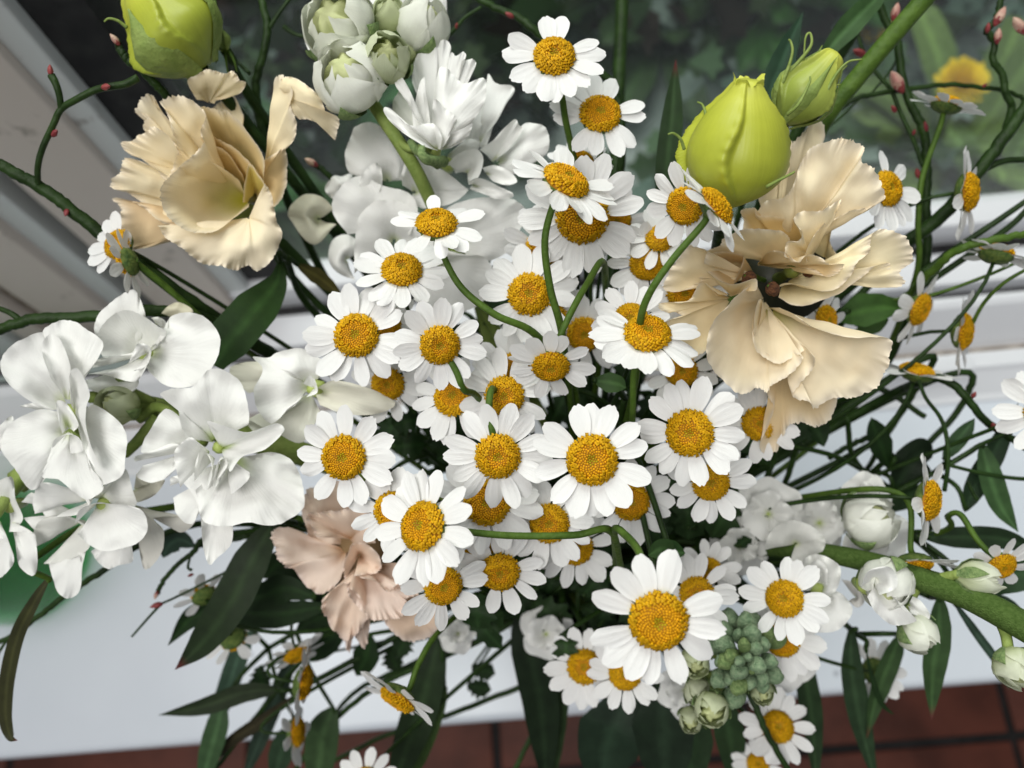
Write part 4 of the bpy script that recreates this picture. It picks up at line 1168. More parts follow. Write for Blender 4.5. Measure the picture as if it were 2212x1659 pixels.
p_((1290, 1120, -4), [(1180, 960, -8), (1100, 960, -9), (1010, 900, -10), (985, 800, -10), (1010, 740, -9), (1060, 700, -9), (1130, 800, -9), (1200, 900, -8)], seed=214, body=(.80, .82, .74))
p_((1300, 1120, -2), [(1300, 760, 0), (1340, 530, 3), (1400, 530, 4), (1440, 560, 4), (1530, 640, 4), (1620, 610, 4), (1690, 595, 4), (1712, 650, 4), (1690, 800, 4), (1600, 930, 4), (1480, 1080, 2), (1380, 1150, 0)], seed=215, bulge=6)
p_((1300, 1130, -2), [(1190, 900, 1), (1160, 800, 2), (1190, 650, 3), (1225, 592, 4), (1240, 620, 4), (1225, 740, 3), (1250, 840, 2)], seed=216, bulge=1)
p_((1320, 1140, -1), [(1150, 980, 6), (1110, 700, 7), (1040, 570, 6), (1005, 585, 6), (1010, 660, 6), (1080, 760, 7), (1140, 860, 8), (1210, 940, 8), (1300, 960, 8), (1340, 1000, 6)], seed=217, bulge=2)
p_((1330, 1150, 0), [(1340, 1160, 4), (1230, 1130, 7), (1100, 1040, 8), (980, 950, 8), (920, 850, 7), (940, 820, 7), (990, 850, 8), (1060, 930, 9), (1150, 970, 10), (1260, 950, 10), (1320, 960, 9), (1370, 1060, 7), (1360, 1150, 4)], seed=218, bulge=4)
p_((1340, 1150, 0), [(1290, 960, 8), (1290, 850, 9), (1310, 760, 9), (1380, 830, 9), (1450, 870, 9), (1485, 920, 8), (1460, 980, 7), (1420, 1060, 6), (1370, 1130, 4)], seed=219, bulge=3)
p_((1370, 1150, -2), [(1360, 1160, 3), (1410, 1060, 4), (1480, 970, 4), (1590, 940, 3), (1590, 1000, 2), (1540, 1080, 1), (1440, 1140, 0)], seed=220, bulge=3)
sep3 = at(*tfA(1270, 1180), .248)
for pts in ([(1380, 1240, .254), (1260, 1230, .244), (1210, 1180, .242), (1220, 1130, .244)], [(1340, 1260, .254), (1180, 1160, .246), (1120, 1080, .246)]):
    tube('sepal', catmull(np.array([at(*tfA(p[0], p[1]), p[2]) for p in pts]), 6), .0019, .0011, M_SEPAL, eT, OT)

# --- second spike behind it: loose broad white petals
eU, OU = stock('broad petalled white stock bloom spread behind the upper daisies', (1000, 470), .285)
tube('stem', to_vase(OU, cdir(0, .4, -1), random.Random(5), .03), .003, .003, M_STEML, eU, OU)
fU = Floret(eU, OU, 1400, 1230, .268, tfA)
q_ = lambda b, o, **k: fU.petal(b, o, **k)
q_((1640, 1130, -8), [(1540, 1050, -4), (1600, 900, -4), (1720, 760, -4), (1720, 570, -3), (1790, 640, -2), (1900, 650, -2), (1925, 700, -2), (1860, 800, -3), (1770, 930, -4), (1730, 1060, -5), (1700, 1140, -6)], seed=231)
q_((1760, 1250, -10), [(1650, 1150, 0), (1760, 1080, 2), (1850, 980, 3), (1930, 915, 3), (1960, 960, 2), (1990, 1000, 2), (1900, 1120, 1), (1790, 1220, -2)], seed=232)
q_((1790, 1250, -12), [(1770, 1200, -6), (1870, 1080, -4), (1990, 960, -2), (2080, 950, 0), (2160, 980, 0), (2190, 1080, 0), (2170, 1180, -2), (2080, 1250, -4), (1950, 1330, -6), (1850, 1330, -8)], seed=233, bulge=4)
q_((1700, 1330, -8), [(1680, 1290, 0), (1780, 1265, 3), (1880, 1310, 4), (1940, 1390, 4), (1870, 1420, 3), (1760, 1390, 1)], seed=234)
q_((1560, 1330, -8), [(1400, 1260, 0), (1480, 1190, 2), (1570, 1150, 4), (1650, 1150, 5), (1685, 1220, 5), (1660, 1330, 5), (1610, 1400, 4), (1570, 1420, 2), (1600, 1320, 0), (1620, 1240, -1), (1540, 1240, -2), (1470, 1290, -3)], seed=235, bulge=1)
q_((1600, 1420, -6), [(1570, 1400, 4), (1650, 1370, 6), (1800, 1430, 6), (1910, 1480, 5), (1900, 1520, 4), (1780, 1525, 3), (1680, 1490, 2), (1580, 1450, 2)], seed=236)
q_((1400, 1200, -10), [(1390, 1330, -8), (1370, 1250, -8), (1440, 1160, -6), (1560, 1060, -5), (1650, 1060, -5), (1640, 1170, -6), (1560, 1300, -8), (1480, 1330, -8)], seed=237)
fV = Floret(eU, OU, 1000, 1560, .272, tfA)
r_ = lambda b, o, **k: fV.petal(b, o, **{'bulge': 6, 'ruf': 1.2, **k})
r_((950, 1400, -12), [(800, 1340, -8), (660, 1330, -6), (620, 1200, -4), (660, 1060, -3), (690, 970, -2), (800, 930, -2), (920, 980, -2), (1030, 1090, -2), (1090, 1230, -3), (1080, 1380, -6)], seed=241)
r_((900, 1500, -10), [(740, 1520, 0), (735, 1400, 2), (790, 1300, 3), (860, 1245, 3), (900, 1290, 3), (905, 1400, 2), (880, 1480, 0)], seed=242, bulge=2)
r_((1150, 1480, -12), [(1060, 1420, -1), (1060, 1330, 1), (1100, 1210, 2), (1160, 1155, 2), (1250, 1230, 1), (1390, 1320, 1), (1540, 1430, 0), (1560, 1470, -1), (1440, 1560, -2), (1250, 1600, -3), (1120, 1560, -4)], seed=243, bulge=5)
r_((1000, 1750, -12), [(640, 1800, -3), (530, 1650, -1), (530, 1520, 1), (620, 1400, 1), (740, 1350, 1), (900, 1420, 1), (1100, 1480, 0), (1180, 1600, 0), (1120, 1800, -2)], seed=244, bulge=5)
r_((1000, 1850, -14), [(690, 2100, -4), (690, 1900, -2), (720, 1700, 0), (830, 1560, 2), (960, 1540, 2), (1080, 1560, 2), (1250, 1700, 1), (1300, 1900, -1), (1200, 2100, -3)], seed=245, bulge=5)
r_((1500, 1850, -16), [(1280, 1900, -6), (1330, 1700, -4), (1450, 1570, -3), (1650, 1520, -3), (1850, 1520, -3), (1960, 1560, -3), (2020, 1640, -4), (1950, 1800, -6), (1850, 1950, -8), (1600, 2050, -9)], seed=246, bulge=5)
r_((1350, 2000, -18), [(1050, 2150, -10), (1120, 1950, -8), (1300, 1900, -6), (1500, 1950, -6), (1700, 1980, -8), (1760, 2150, -10), (1650, 2350, -14), (1350, 2400, -14), (1150, 2300, -12)], seed=247, bulge=4)
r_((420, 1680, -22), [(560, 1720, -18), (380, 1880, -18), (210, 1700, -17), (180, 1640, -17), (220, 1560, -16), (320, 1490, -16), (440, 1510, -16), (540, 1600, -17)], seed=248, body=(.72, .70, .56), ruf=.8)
r_((620, 1500, -22), [(560, 1560, -18), (480, 1490, -17), (470, 1430, -17), (530, 1350, -16), (600, 1350, -16), (680, 1330, -16), (680, 1450, -17)], seed=249, ruf=1.6)
r_((640, 2000, -20), [(700, 2150, -18), (580, 2100, -18), (500, 2000, -18), (520, 1850, -18), (640, 1800, -17), (760, 1900, -17)], seed=250)

# --- left spike
eS, OS = stock('large white stock spike lying to the side, broad wavy petals and pale stem', (560, 900), .275)
dS = .238
P = catmull(px_path([(40, 1040, .275), (150, 960, .272), (250, 890, .270), (330, 885, .272), (480, 930, .280), (650, 980, .295)]), 8)
ext = to_vase(P[-1], _n(P[-1] - P[-3]), random.Random(4), .03)
tube('stem', np.vstack([P, ext[1:]]), .0045, .0046, M_STEML, eS, OS, 10)
for pts in ([(250, 890, .268), (215, 860, .262), (195, 858, .258)], [(300, 905, .268), (350, 880, .265), (440, 960, .258)], [(230, 930, .268), (180, 930, .262), (150, 900, .252)], [(270, 980, .268), (300, 950, .266), (340, 900, .266)], [(330, 870, .270), (260, 830, .262), (290, 790, .255)], [(60, 1030, .272), (20, 1070, .262), (-10, 1110, .255)], [(160, 960, .270), (220, 1060, .262), (230, 1090, .255)]):
    tube('stalk', catmull(px_path(pts), 6), .0018, .0020, M_STEML, eS, OS)
white_bud(eS, OS, (290, 885, .264), (215, 862, .252), .0062, 41, green=.8, seps=3)
A1 = Floret(eS, OS, 400, 1000, .246, tf4)
s_ = lambda b, o, **k: A1.petal(b, o, **{'d_': 0, **k}) if False else A1.petal(b, o, **k)
s_((430, 960, -8), [(440, 930, -4), (370, 985, -2), (250, 960, 2), (60, 830, 4), (8, 700, 5), (50, 600, 4), (160, 530, 4), (270, 490, 4), (300, 600, 3), (340, 760, 0)], seed=301, bulge=3)
s_((450, 950, -8), [(300, 560, 0), (275, 490, 3), (350, 430, 3), (450, 412, 3), (550, 460, 4), (660, 550, 5), (640, 640, 4), (550, 760, 2), (470, 800, 0)], seed=302, bulge=3)
s_((435, 940, -4), [(330, 790, 6), (280, 650, 8), (275, 550, 8), (330, 500, 8), (400, 560, 8), (450, 700, 8), (452, 820, 6)], seed=303, bulge=2)
s_((480, 1000, -4), [(455, 900, 8), (450, 760, 11), (500, 725, 12), (545, 800, 12), (578, 890, 12), (560, 960, 11), (550, 1080, 10), (580, 1200, 9), (630, 1340, 8), (605, 1362, 6), (540, 1230, 5), (500, 1080, 5)], seed=304, bulge=2, ruf=.5)
s_((440, 1120, -6), [(380, 1000, 0), (250, 985, 2), (90, 1060, 2), (20, 1150, 1), (5, 1250, 1), (110, 1380, 1), (200, 1505, 0), (300, 1420, 0), (360, 1250, -1)], seed=305, bulge=4)
s_((450, 1120, -6), [(330, 1240, 1), (300, 1330, 2), (270, 1420, 3), (380, 1440, 4), (480, 1520, 4), (560, 1560, 4), (670, 1490, 4), (600, 1380, 4), (560, 1260, 2)], seed=306, bulge=4)
s_((500, 1080, -6), [(560, 980, 2), (600, 955, 3), (690, 1000, 4), (780, 1090, 5), (815, 1190, 5), (800, 1320, 5), (770, 1420, 4), (640, 1475, 4), (580, 1380, 4), (540, 1230, 2)], seed=307, bulge=4)
s_((430, 1100, 0), [(400, 1140, 5), (375, 1040, 7), (365, 935, 8), (430, 950, 8), (500, 1080, 7), (470, 1130, 5)], seed=308, bulge=1, throat=(.6, .68, .35), tq=.6)
s_((440, 1130, 0), [(330, 1250, 6), (350, 1180, 7), (420, 1150, 8), (500, 1160, 7), (540, 1250, 6), (460, 1270, 6)], seed=309, bulge=2)
s_((100, 1150, -14), [(-20, 1280, -8), (-40, 1150, -7), (30, 1060, -6), (90, 1040, -6), (80, 1200, -7), (20, 1290, -8)], seed=310)
s_((300, 1000, -14), [(120, 970, -8), (180, 950, -7), (230, 945, -7), (300, 1000, -9), (220, 1010, -9)], seed=311, ruf=1.6)
A2 = Floret(eS, OS, 900, 640, .250, tf4)
s_ = lambda b, o, **k: A2.petal(b, o, **k)
s_((860, 640, -10), [(620, 560, -5), (605, 470, -4), (640, 370, -4), (740, 275, -3), (850, 218, -3), (900, 270, -3), (935, 385, -5), (940, 500, -8)], seed=321)
s_((950, 640, -8), [(660, 650, 0), (620, 560, 1), (640, 470, 3), (720, 385, 4), (820, 350, 4), (930, 395, 4), (1000, 440, 4), (1072, 485, 4), (1040, 545, 2), (980, 570, 0)], seed=322, bulge=-3, ruf=1.2, fr=7)
s_((960, 620, -6), [(1050, 560, 0), (1080, 480, 2), (1090, 395, 3), (1200, 362, 4), (1320, 395, 5), (1412, 520, 5), (1390, 650, 5), (1310, 795, 4), (1200, 842, 3), (1060, 830, 2), (960, 745, 1), (940, 690, 0)], seed=323, bulge=3, wr=1.4)
s_((940, 640, -6), [(590, 720, -2), (640, 660, 0), (740, 640, 2), (850, 620, 3), (900, 560, 4), (970, 590, 4), (965, 660, 4), (930, 740, 3), (870, 805, 2), (760, 790, 0), (660, 760, -1)], seed=324, bulge=4, ruf=1.8, fr=6)
s_((960, 610, -2), [(820, 690, 5), (850, 630, 7), (890, 560, 8), (960, 580, 8), (970, 650, 7), (930, 720, 6), (860, 740, 5)], seed=325, bulge=3, ruf=1.6)
s_((850, 700, -14), [(560, 760, -8), (640, 760, -7), (800, 780, -6), (890, 800, -7), (850, 870, -8), (700, 890, -9), (580, 860, -9), (545, 800, -9)], seed=326)
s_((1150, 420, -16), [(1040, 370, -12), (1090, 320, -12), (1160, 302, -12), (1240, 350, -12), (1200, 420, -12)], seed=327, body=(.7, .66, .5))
s_((1000, 440, -10), [(970, 400, -6), (1020, 390, -6), (1070, 420, -6), (1080, 480, -6)], seed=328)
A3 = Floret(eS, OS, 1370, 1240, .244, tf4, .0019)
s_ = lambda b, o, **k: A3.petal(b, o, **{'throat': (.40, .52, .10), 'tq': .3, **k})
s_((1380, 1200, -8), [(1200, 1170, 0), (1160, 1080, 2), (1130, 960, 3), (1030, 895, 5), (1100, 850, 5), (1220, 845, 5), (1290, 790, 5), (1350, 728, 5), (1450, 740, 5), (1550, 820, 4), (1590, 940, 3), (1600, 1080, 1), (1520, 1110, -2)], seed=331, bulge=3)
s_((1420, 1240, -6), [(1400, 1130, 4), (1330, 1060, 7), (1440, 1090, 8), (1590, 1130, 8), (1700, 1100, 8), (1790, 1075, 7), (1825, 1130, 7), (1700, 1240, 7), (1560, 1290, 7), (1480, 1385, 7), (1460, 1330, 5)], seed=332, bulge=3)
s_((1350, 1260, -6), [(1160, 1490, 3), (1130, 1350, 4), (1120, 1260, 5), (1180, 1190, 6), (1240, 1170, 6), (1285, 1240, 5), (1260, 1380, 4)], seed=333)
s_((1380, 1300, -6), [(1250, 1450, 2), (1260, 1330, 3), (1290, 1250, 3), (1340, 1290, 3), (1370, 1400, 3), (1330, 1500, 2)], seed=334, bulge=2)
s_((1420, 1290, -5), [(1365, 1500, 5), (1375, 1400, 6), (1400, 1330, 7), (1450, 1300, 7), (1460, 1350, 6), (1400, 1440, 5)], seed=335, bulge=2)
s_((1440, 1280, -6), [(1370, 1520, 0), (1430, 1420, 2), (1480, 1350, 3), (1560, 1370, 3), (1608, 1395, 3), (1580, 1460, 2), (1480, 1525, 1)], seed=336, bulge=3)
s_((1300, 1200, -12), [(1050, 1220, -6), (920, 1265, -4), (930, 1180, -4), (1000, 1060, -4), (1070, 985, -4), (1160, 1040, -5), (1195, 1150, -6)], seed=337)
s_((1250, 1250, -12), [(870, 1320, -4), (865, 1290, -4), (960, 1260, -3), (1130, 1205, -4), (1120, 1330, -4), (1090, 1410, -4), (970, 1455, -4), (885, 1420, -4), (920, 1350, -4)], seed=338)
s_((1450, 1330, -12), [(1100, 1480, -4), (1110, 1420, -3), (1200, 1480, -2), (1270, 1600, -2), (1240, 1720, -4), (1140, 1660, -4), (1110, 1560, -4)], seed=339)
s_((1500, 1300, -12), [(1260, 1500, -2), (1280, 1640, 0), (1330, 1720, 1), (1450, 1740, 1), (1600, 1720, 0), (1760, 1730, -1), (1880, 1680, -2), (1960, 1600, -4), (1940, 1450, -6), (1880, 1320, -8), (1750, 1260, -9), (1600, 1280, -8)], seed=340, bulge=4, ruf=1.6, fr=7)
s_((1420, 1500, -10), [(1290, 1660, 0), (1300, 1850, -2), (1340, 1980, -3), (1400, 1940, -4), (1490, 1840, -4), (1500, 1680, -3)], seed=341, bulge=2)
A4 = Floret(eS, OS, 620, 1620, .250, tf4)
s_ = lambda b, o, **k: A4.petal(b, o, **k)
s_((600, 1560, -8), [(220, 1660, -1), (210, 1570, 0), (250, 1470, 2), (350, 1465, 3), (480, 1520, 3), (560, 1590, 2), (500, 1660, 2), (350, 1680, 0)], seed=351, bulge=4)
s_((640, 1580, -6), [(480, 1720, 4), (520, 1630, 6), (650, 1590, 7), (850, 1610, 6), (930, 1660, 5), (940, 1780, 4), (850, 1860, 4), (700, 1895, 4), (580, 1860, 4), (500, 1790, 4)], seed=352, bulge=4)
s_((640, 1560, -8), [(560, 1560, -2), (640, 1500, 0), (720, 1440, 2), (810, 1370, 2), (850, 1500, 2), (880, 1600, 1), (800, 1620, 0)], seed=353)
s_((500, 1650, -14), [(130, 1580, -8), (210, 1520, -7), (240, 1600, -8), (300, 1700, -8), (250, 1780, -8), (150, 1680, -8)], seed=354)
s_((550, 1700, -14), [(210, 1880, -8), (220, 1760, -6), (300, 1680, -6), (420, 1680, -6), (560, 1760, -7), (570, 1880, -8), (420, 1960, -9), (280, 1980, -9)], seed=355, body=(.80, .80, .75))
s_((560, 1800, -16), [(310, 1960, -8), (340, 2080, -8), (370, 2160, -8), (440, 2200, -8), (510, 2150, -8), (530, 2020, -9), (500, 1900, -10)], seed=356)
s_((800, 1750, -16), [(580, 1900, -10), (620, 1960, -10), (700, 2010, -10), (760, 1990, -9), (850, 1960, -9), (850, 1860, -9)], seed=357)
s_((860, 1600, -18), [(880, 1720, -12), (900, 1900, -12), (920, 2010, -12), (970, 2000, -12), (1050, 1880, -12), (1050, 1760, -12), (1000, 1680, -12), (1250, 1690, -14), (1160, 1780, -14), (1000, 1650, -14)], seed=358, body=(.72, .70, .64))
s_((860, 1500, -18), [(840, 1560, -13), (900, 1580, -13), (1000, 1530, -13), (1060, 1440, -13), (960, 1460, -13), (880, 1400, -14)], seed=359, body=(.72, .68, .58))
A5 = Floret(eS, OS, 0, 1620, .256, tf4)
s_ = lambda b, o, **k: A5.petal(b, o, **k)
s_((60, 1620, -8), [(-100, 1500, -2), (0, 1440, 0), (80, 1420, 0), (100, 1560, -2), (150, 1690, -3), (60, 1760, -4)], seed=361)
s_((0, 1700, -6), [(-100, 1800, 0), (0, 1820, 2), (60, 1860, 3), (90, 1960, 4), (40, 2040, 3), (-30, 2070, 2), (-120, 1980, 0)], seed=362)
s_((80, 1700, -6), [(60, 1770, 0), (160, 1780, 1), (230, 1800, 1), (240, 1960, 1), (210, 2060, 1), (130, 2000, 2), (100, 1880, 2)], seed=363)
A6 = Floret(eS, OS, 2010, 850, .254, tf4, .003)
s_ = lambda b, o, **k: A6.petal(b, o, **k)
s_((2010, 830, -8), [(1900, 960, -1), (1820, 1010, 0), (1740, 1080, 0), (1660, 990, 1), (1635, 860, 2), (1690, 730, 2), (1625, 650, 1), (1720, 655, 1), (1800, 612, 0), (1950, 600, -1), (2100, 690, -3), (2060, 770, -5)], seed=371, bulge=4, wr=1.2)
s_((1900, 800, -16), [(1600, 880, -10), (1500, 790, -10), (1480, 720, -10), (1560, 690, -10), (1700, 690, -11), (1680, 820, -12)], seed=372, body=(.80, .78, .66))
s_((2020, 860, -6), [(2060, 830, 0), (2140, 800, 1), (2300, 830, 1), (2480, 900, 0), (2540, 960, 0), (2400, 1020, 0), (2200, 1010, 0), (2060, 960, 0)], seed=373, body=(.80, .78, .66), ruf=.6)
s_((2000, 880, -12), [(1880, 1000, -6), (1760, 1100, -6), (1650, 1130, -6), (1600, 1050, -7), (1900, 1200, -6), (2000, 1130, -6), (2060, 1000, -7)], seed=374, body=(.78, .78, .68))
s_((2020, 850, -2), [(1950, 820, 3), (1990, 770, 4), (2030, 800, 4), (2040, 880, 3), (1970, 910, 3)], seed=375, bulge=1)

# --- right spike
eQ, OQ = stock('white stock spike on a thick hairy green stem leaning over the sill', (1700, 1180), .315)
P = catmull(px_path([(2330, 1420, .232), (2212, 1352, .238), (2090, 1288, .247), (1985, 1250, .256), (1880, 1215, .266), (1750, 1190, .282), (1600, 1180, .305)]), 8)
ext = to_vase(P[-1], _n(P[-1] - P[-3]), random.Random(6), .03)
tube('stem', np.vstack([P, ext[1:]]), .0048, .0022, M_HAIRY, eQ, OQ, 12)
for pts in ([(2150, 1320, .243), (2172, 1370, .241), (2180, 1412, .238), (2192, 1430, .236)], [(1990, 1252, .256), (2030, 1248, .252), (2072, 1240, .247)], [(1960, 1240, .258), (1930, 1225, .255), (1925, 1222, .254)], [(1985, 1258, .255), (1960, 1310, .258), (1950, 1340, .257)]):
    tube('stalk', catmull(px_path(pts), 6), .0016, .0015, M_STEML, eQ, OQ)
white_bud(eQ, OQ, (1926, 1225, .255), (1902, 1302, .243), .0078, 61, green=.15)
o = white_bud(eQ, OQ, (1948, 1345, .258), (2022, 1398, .250), .0062, 62, green=.3)
white_bud(eQ, OQ, (2066, 1242, .248), (2166, 1256, .244), .0050, 63, green=.5, seps=4)
white_bud(eQ, OQ, (2172, 1408, .240), (2222, 1482, .230), .0062, 64, green=.6, seps=3)
white_bud(eQ, OQ, (1835, 1140, .280), (1930, 1105, .268), .0095, 65, green=.15)
fQ = Floret(eQ, OQ, 950, 1100, .246, tfD)
fQ.petal((1000, 1000, -4), [(900, 1150, 4), (960, 1260, 4), (1080, 1370, 3), (1200, 1385, 2), (1310, 1350, 2), (1270, 1300, 3), (1180, 1240, 5), (1140, 1130, 5)], seed=401, bulge=3)
fQ.petal((950, 1000, -2), [(850, 1060, 6), (880, 960, 7), (960, 900, 8), (1080, 900, 7), (1150, 980, 6), (1130, 1080, 6), (1000, 1130, 6)], seed=402, bulge=3)
fQ.petal((1230, 1200, -12), [(1180, 1200, -6), (1240, 1140, -6), (1340, 1170, -6), (1420, 1280, -6), (1400, 1330, -7), (1260, 1290, -7)], seed=403, bulge=2)
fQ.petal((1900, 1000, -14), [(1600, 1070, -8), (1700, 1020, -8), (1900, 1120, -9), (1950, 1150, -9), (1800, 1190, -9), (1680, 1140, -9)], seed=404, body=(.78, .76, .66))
gD = Floret(eQ, OQ, 520, 1100, .268, tfD)
g_ = lambda b, o, **k: gD.petal(b, o, **{'ruf': 1.2, **k})
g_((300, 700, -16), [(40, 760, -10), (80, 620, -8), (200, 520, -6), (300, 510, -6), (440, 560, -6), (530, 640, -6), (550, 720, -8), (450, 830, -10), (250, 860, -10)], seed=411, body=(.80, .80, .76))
g_((500, 1080, -8), [(280, 1100, 0), (300, 960, 2), (370, 830, 3), (470, 790, 4), (600, 830, 4), (680, 930, 3), (640, 1080, 2), (560, 1160, 0)], seed=412, bulge=4, ruf=2.0, fr=6)
g_((480, 1000, -4), [(400, 1050, 5), (400, 900, 6), (480, 830, 7), (560, 900, 7), (560, 1050, 6)], seed=413, ruf=1.8)
g_((520, 1120, -12), [(300, 1250, -6), (360, 1380, -4), (500, 1440, -3), (660, 1420, -3), (740, 1340, -3), (770, 1240, -4), (700, 1130, -5), (620, 1090, -7)], seed=414, bulge=4)
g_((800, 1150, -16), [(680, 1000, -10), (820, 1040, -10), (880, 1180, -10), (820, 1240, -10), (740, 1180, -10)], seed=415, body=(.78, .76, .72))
auto_floret(eQ, OQ, 1660, 1110, .292, 88, (-.1, .1), 51)
auto_floret(eQ, OQ, 1770, 1130, .300, 80, (.2, .1), 52)
auto_floret(eQ, OQ, 1890, 1160, .288, 74, (.2, .25), 53)
auto_floret(eQ, OQ, 1600, 1180, .298, 70, (-.1, .2), 54)
auto_floret(eQ, OQ, 1870, 1075, .292, 52, (.1, -.2), 55)

# --- shaded florets low in the bouquet
eW, OW = stock('shaded white stock blossoms low in the bouquet above the sill', (1300, 1380), .36)
tube('stem', to_vase(OW, cdir(0, -.3, -1), random.Random(12), .02), .003, .003, M_STEML, eW, OW)
auto_floret(eW, OW, 1180, 1370, .325, 62, (0, .3), 56)
auto_floret(eW, OW, 1480, 1490, .300, 70, (.1, .3), 57)
auto_floret(eW, OW, 1700, 1430, .310, 60, (.1, .3), 58)
auto_floret(eW, OW, 990, 1370, .33, 40, (0, .2), 59)

# --- green bud cluster of an unopened stock tip
eG, OG = stock('tight downy grey green bud cluster tip of a stock spike', (1600, 1440), .275)
tube('stem', to_vase(at(1600, 1430, .26), cdir(-.2, -.2, -1), random.Random(11), .03), .0024, .0030, M_STEML, eG, OG)
rg = random.Random(17)
for i in range(30):
    r = math.sqrt((i + .5) / 30) * rg.uniform(.85, 1.12); a = i * 2.39996 + rg.uniform(-.25, .25)
    x = 1608 + 60 * r * math.cos(a); y = 1418 + 80 * r * math.sin(a)
    dd = .243 + .018 * r * r + rg.uniform(-.002, .003)
    s = (.0017 + .0017 * r) * rg.uniform(.75, 1.2)
    b3 = at(x - 8 * math.cos(a), y - 10 * math.sin(a), dd + .008); t3 = at(x + 24 * r * math.cos(a), y + 28 * r * math.sin(a), dd - .002)
    gmat = M_DOWNY if rg.random() < .8 else M_SEPAL
    prof = [(0, .4), (.2, .8), (.5, 1), (.8, .85), (.93, .55), (1, .25)]
    wound_bud(eG, OG, b3, t3, s, prof, gmat, (0, 0, 0), (0, 0, 0), 3, .14, .2, name='tight_bud', nseg=30, nt=16, seed=i)
for i, (x, y, dd, s, g) in enumerate([(1500, 1435, .262, .0048, .9), (1535, 1538, .258, .0055, .8), (1505, 1500, .268, .0046, .7), (1645, 1500, .262, .0038, .9), (1490, 1560, .275, .0040, .8)]):
    o = white_bud(eG, OG, (x, y - 22, dd + .008), (x + 4, y + 14, dd - .004), s, 70 + i, green=g, seps=4)
    tube('stalk', catmull([at(x, y - 22, dd + .008), (at(x, y - 40, dd + .012) + OG) / 2, OG], 6), .0011, .0014, M_STEML, eG, OG)

# ------------------------------------------------------------------ twigs with buds
TGp = 'thin twigs with small red and pink buds'


def twig(label, branches, buds, r=.0011, seed=0, vase=True, smat=None):
    rg = random.Random(seed)
    P = catmull(px_path(branches[0]), 8)
    # small kinks at the nodes
    P = P + np.array([[rg.uniform(-1, 1) for _ in range(3)] for _ in P]) * .00025
    if vase:
        ext = to_vase(P[-1], _n(P[-1] - P[-3]), rg, .03)
        P = np.vstack([P, ext[1:]])
    O = P[-1]
    e = thing('bud_twig', label, 'twig', O, TGp)
    tube('stem', P, r, r * 1.5, smat or M_STEMD, e, O)
    for br in branches[1:]:
        tube('branch', catmull(px_path(br), 8), r * .5, r * .65, smat or M_STEMD, e, O)
    for (x, y, d, L, ang, pink) in buds:
        b3 = at(x, y, d); a = math.radians(ang)
        t3 = at(x + L * math.cos(a), y - L * math.sin(a), d - .002)
        R = np.linalg.norm(t3 - b3) * (.25 if pink else .23)
        wound_bud(e, O, b3, t3, R, [(0, .35), (.2, .85), (.45, 1), (.75, .7), (1, .08)], M_PBUD if pink else M_RBUD, (0, 0, 0), (0, 0, 0), 4, .18, .8, name='bud', nseg=18, nt=10, seed=int(x))
        if pink:
            wound_bud(e, O, b3 + (b3 - t3) * .12, b3 + (t3 - b3) * .38, R * 1.02, [(0, .3), (.5, .8), (1, 1.0)], M_RBUD, (0, 0, 0), (0, 0, 0), 4, .1, .3, name='bud_scale', nseg=16, nt=6)
    return e


twig('dark bud twig standing upright before the glass, right of the lisianthus stem',
     [[(1880, -30, .30), (1912, 40, .30), (1938, 90, .30), (1948, 160, .30), (1962, 215, .30), (1992, 275, .30), (2002, 330, .302), (2000, 450, .306), (1995, 590, .312), (1930, 760, .33)],
      [(1850, 66, .305), (1868, 120, .304), (1895, 160, .303), (1925, 195, .302), (1948, 250, .302), (1972, 300, .302), (1994, 360, .303)]],
     [(1930, 42, .298, 38, 75, 1), (1948, 196, .298, 48, 118, 1), (1870, 120, .302, 30, 155, 0), (2000, 288, .300, 26, 95, 0), (1935, 243, .300, 18, 120, 0), (1972, 292, .300, 14, 70, 0), (1984, 385, .302, 22, 100, 0)], .0014, 1)
twig('thin twig arching level before the yellow dandelion',
     [[(2230, 228, .305), (2185, 200, .304), (2120, 190, .303), (2050, 183, .302), (1960, 193, .302), (1880, 205, .302), (1830, 222, .304), (1790, 262, .308), (1750, 320, .315)],
      [(1860, 210, .302), (1820, 250, .304), (1780, 282, .306)], [(1880, 205, .305), (1925, 150, .308), (1945, 110, .31)]],
     [(2120, 190, .303, 16, 40, 0)], .0008, 2)
twig('crooked bud twig hanging from a pink bud cluster near the pane',
     [[(2172, -30, .295), (2160, 10, .294), (2150, 45, .294), (2132, 66, .294), (2148, 92, .295), (2145, 130, .296), (2165, 160, .297), (2172, 200, .298), (2184, 240, .30), (2150, 330, .305), (2090, 400, .31)],
      [(2148, 92, .295), (2154, 78, .294)]],
     [(2150, 52, .292, 44, 60, 1), (2132, 72, .293, 24, 80, 0), (2154, 92, .293, 32, 82, 1), (2212, 70, .294, 40, 125, 1)], .0011, 3)
twig('thick dark twig slanting up to the right before the rail',
     [[(2260, 160, .285), (2212, 235, .285), (2160, 310, .287), (2110, 375, .290), (2040, 460, .297), (1950, 530, .305), (1840, 610, .315)],
      [(2230, 345, .290), (2170, 348, .290), (2120, 370, .292), (2092, 392, .292)], [(2230, 425, .292), (2150, 480, .295), (2060, 540, .30), (1990, 590, .305)],
      [(2230, 440, .296), (2180, 490, .298), (2080, 560, .303), (1960, 640, .315)]],
     [], .0021, 4)
twig('green curved twig running along the rail to the far daisy',
     [[(2240, 500, .268), (2180, 512, .268), (2120, 524, .270), (2060, 545, .275), (2010, 590, .285), (1960, 640, .30)],
      [(2230, 575, .272), (2170, 610, .275), (2125, 655, .283), (2096, 708, .290)], [(2212, 560, .285), (2120, 600, .287), (2000, 640, .292), (1890, 650, .30)]],
     [], .0012, 5, smat=M_STEM)
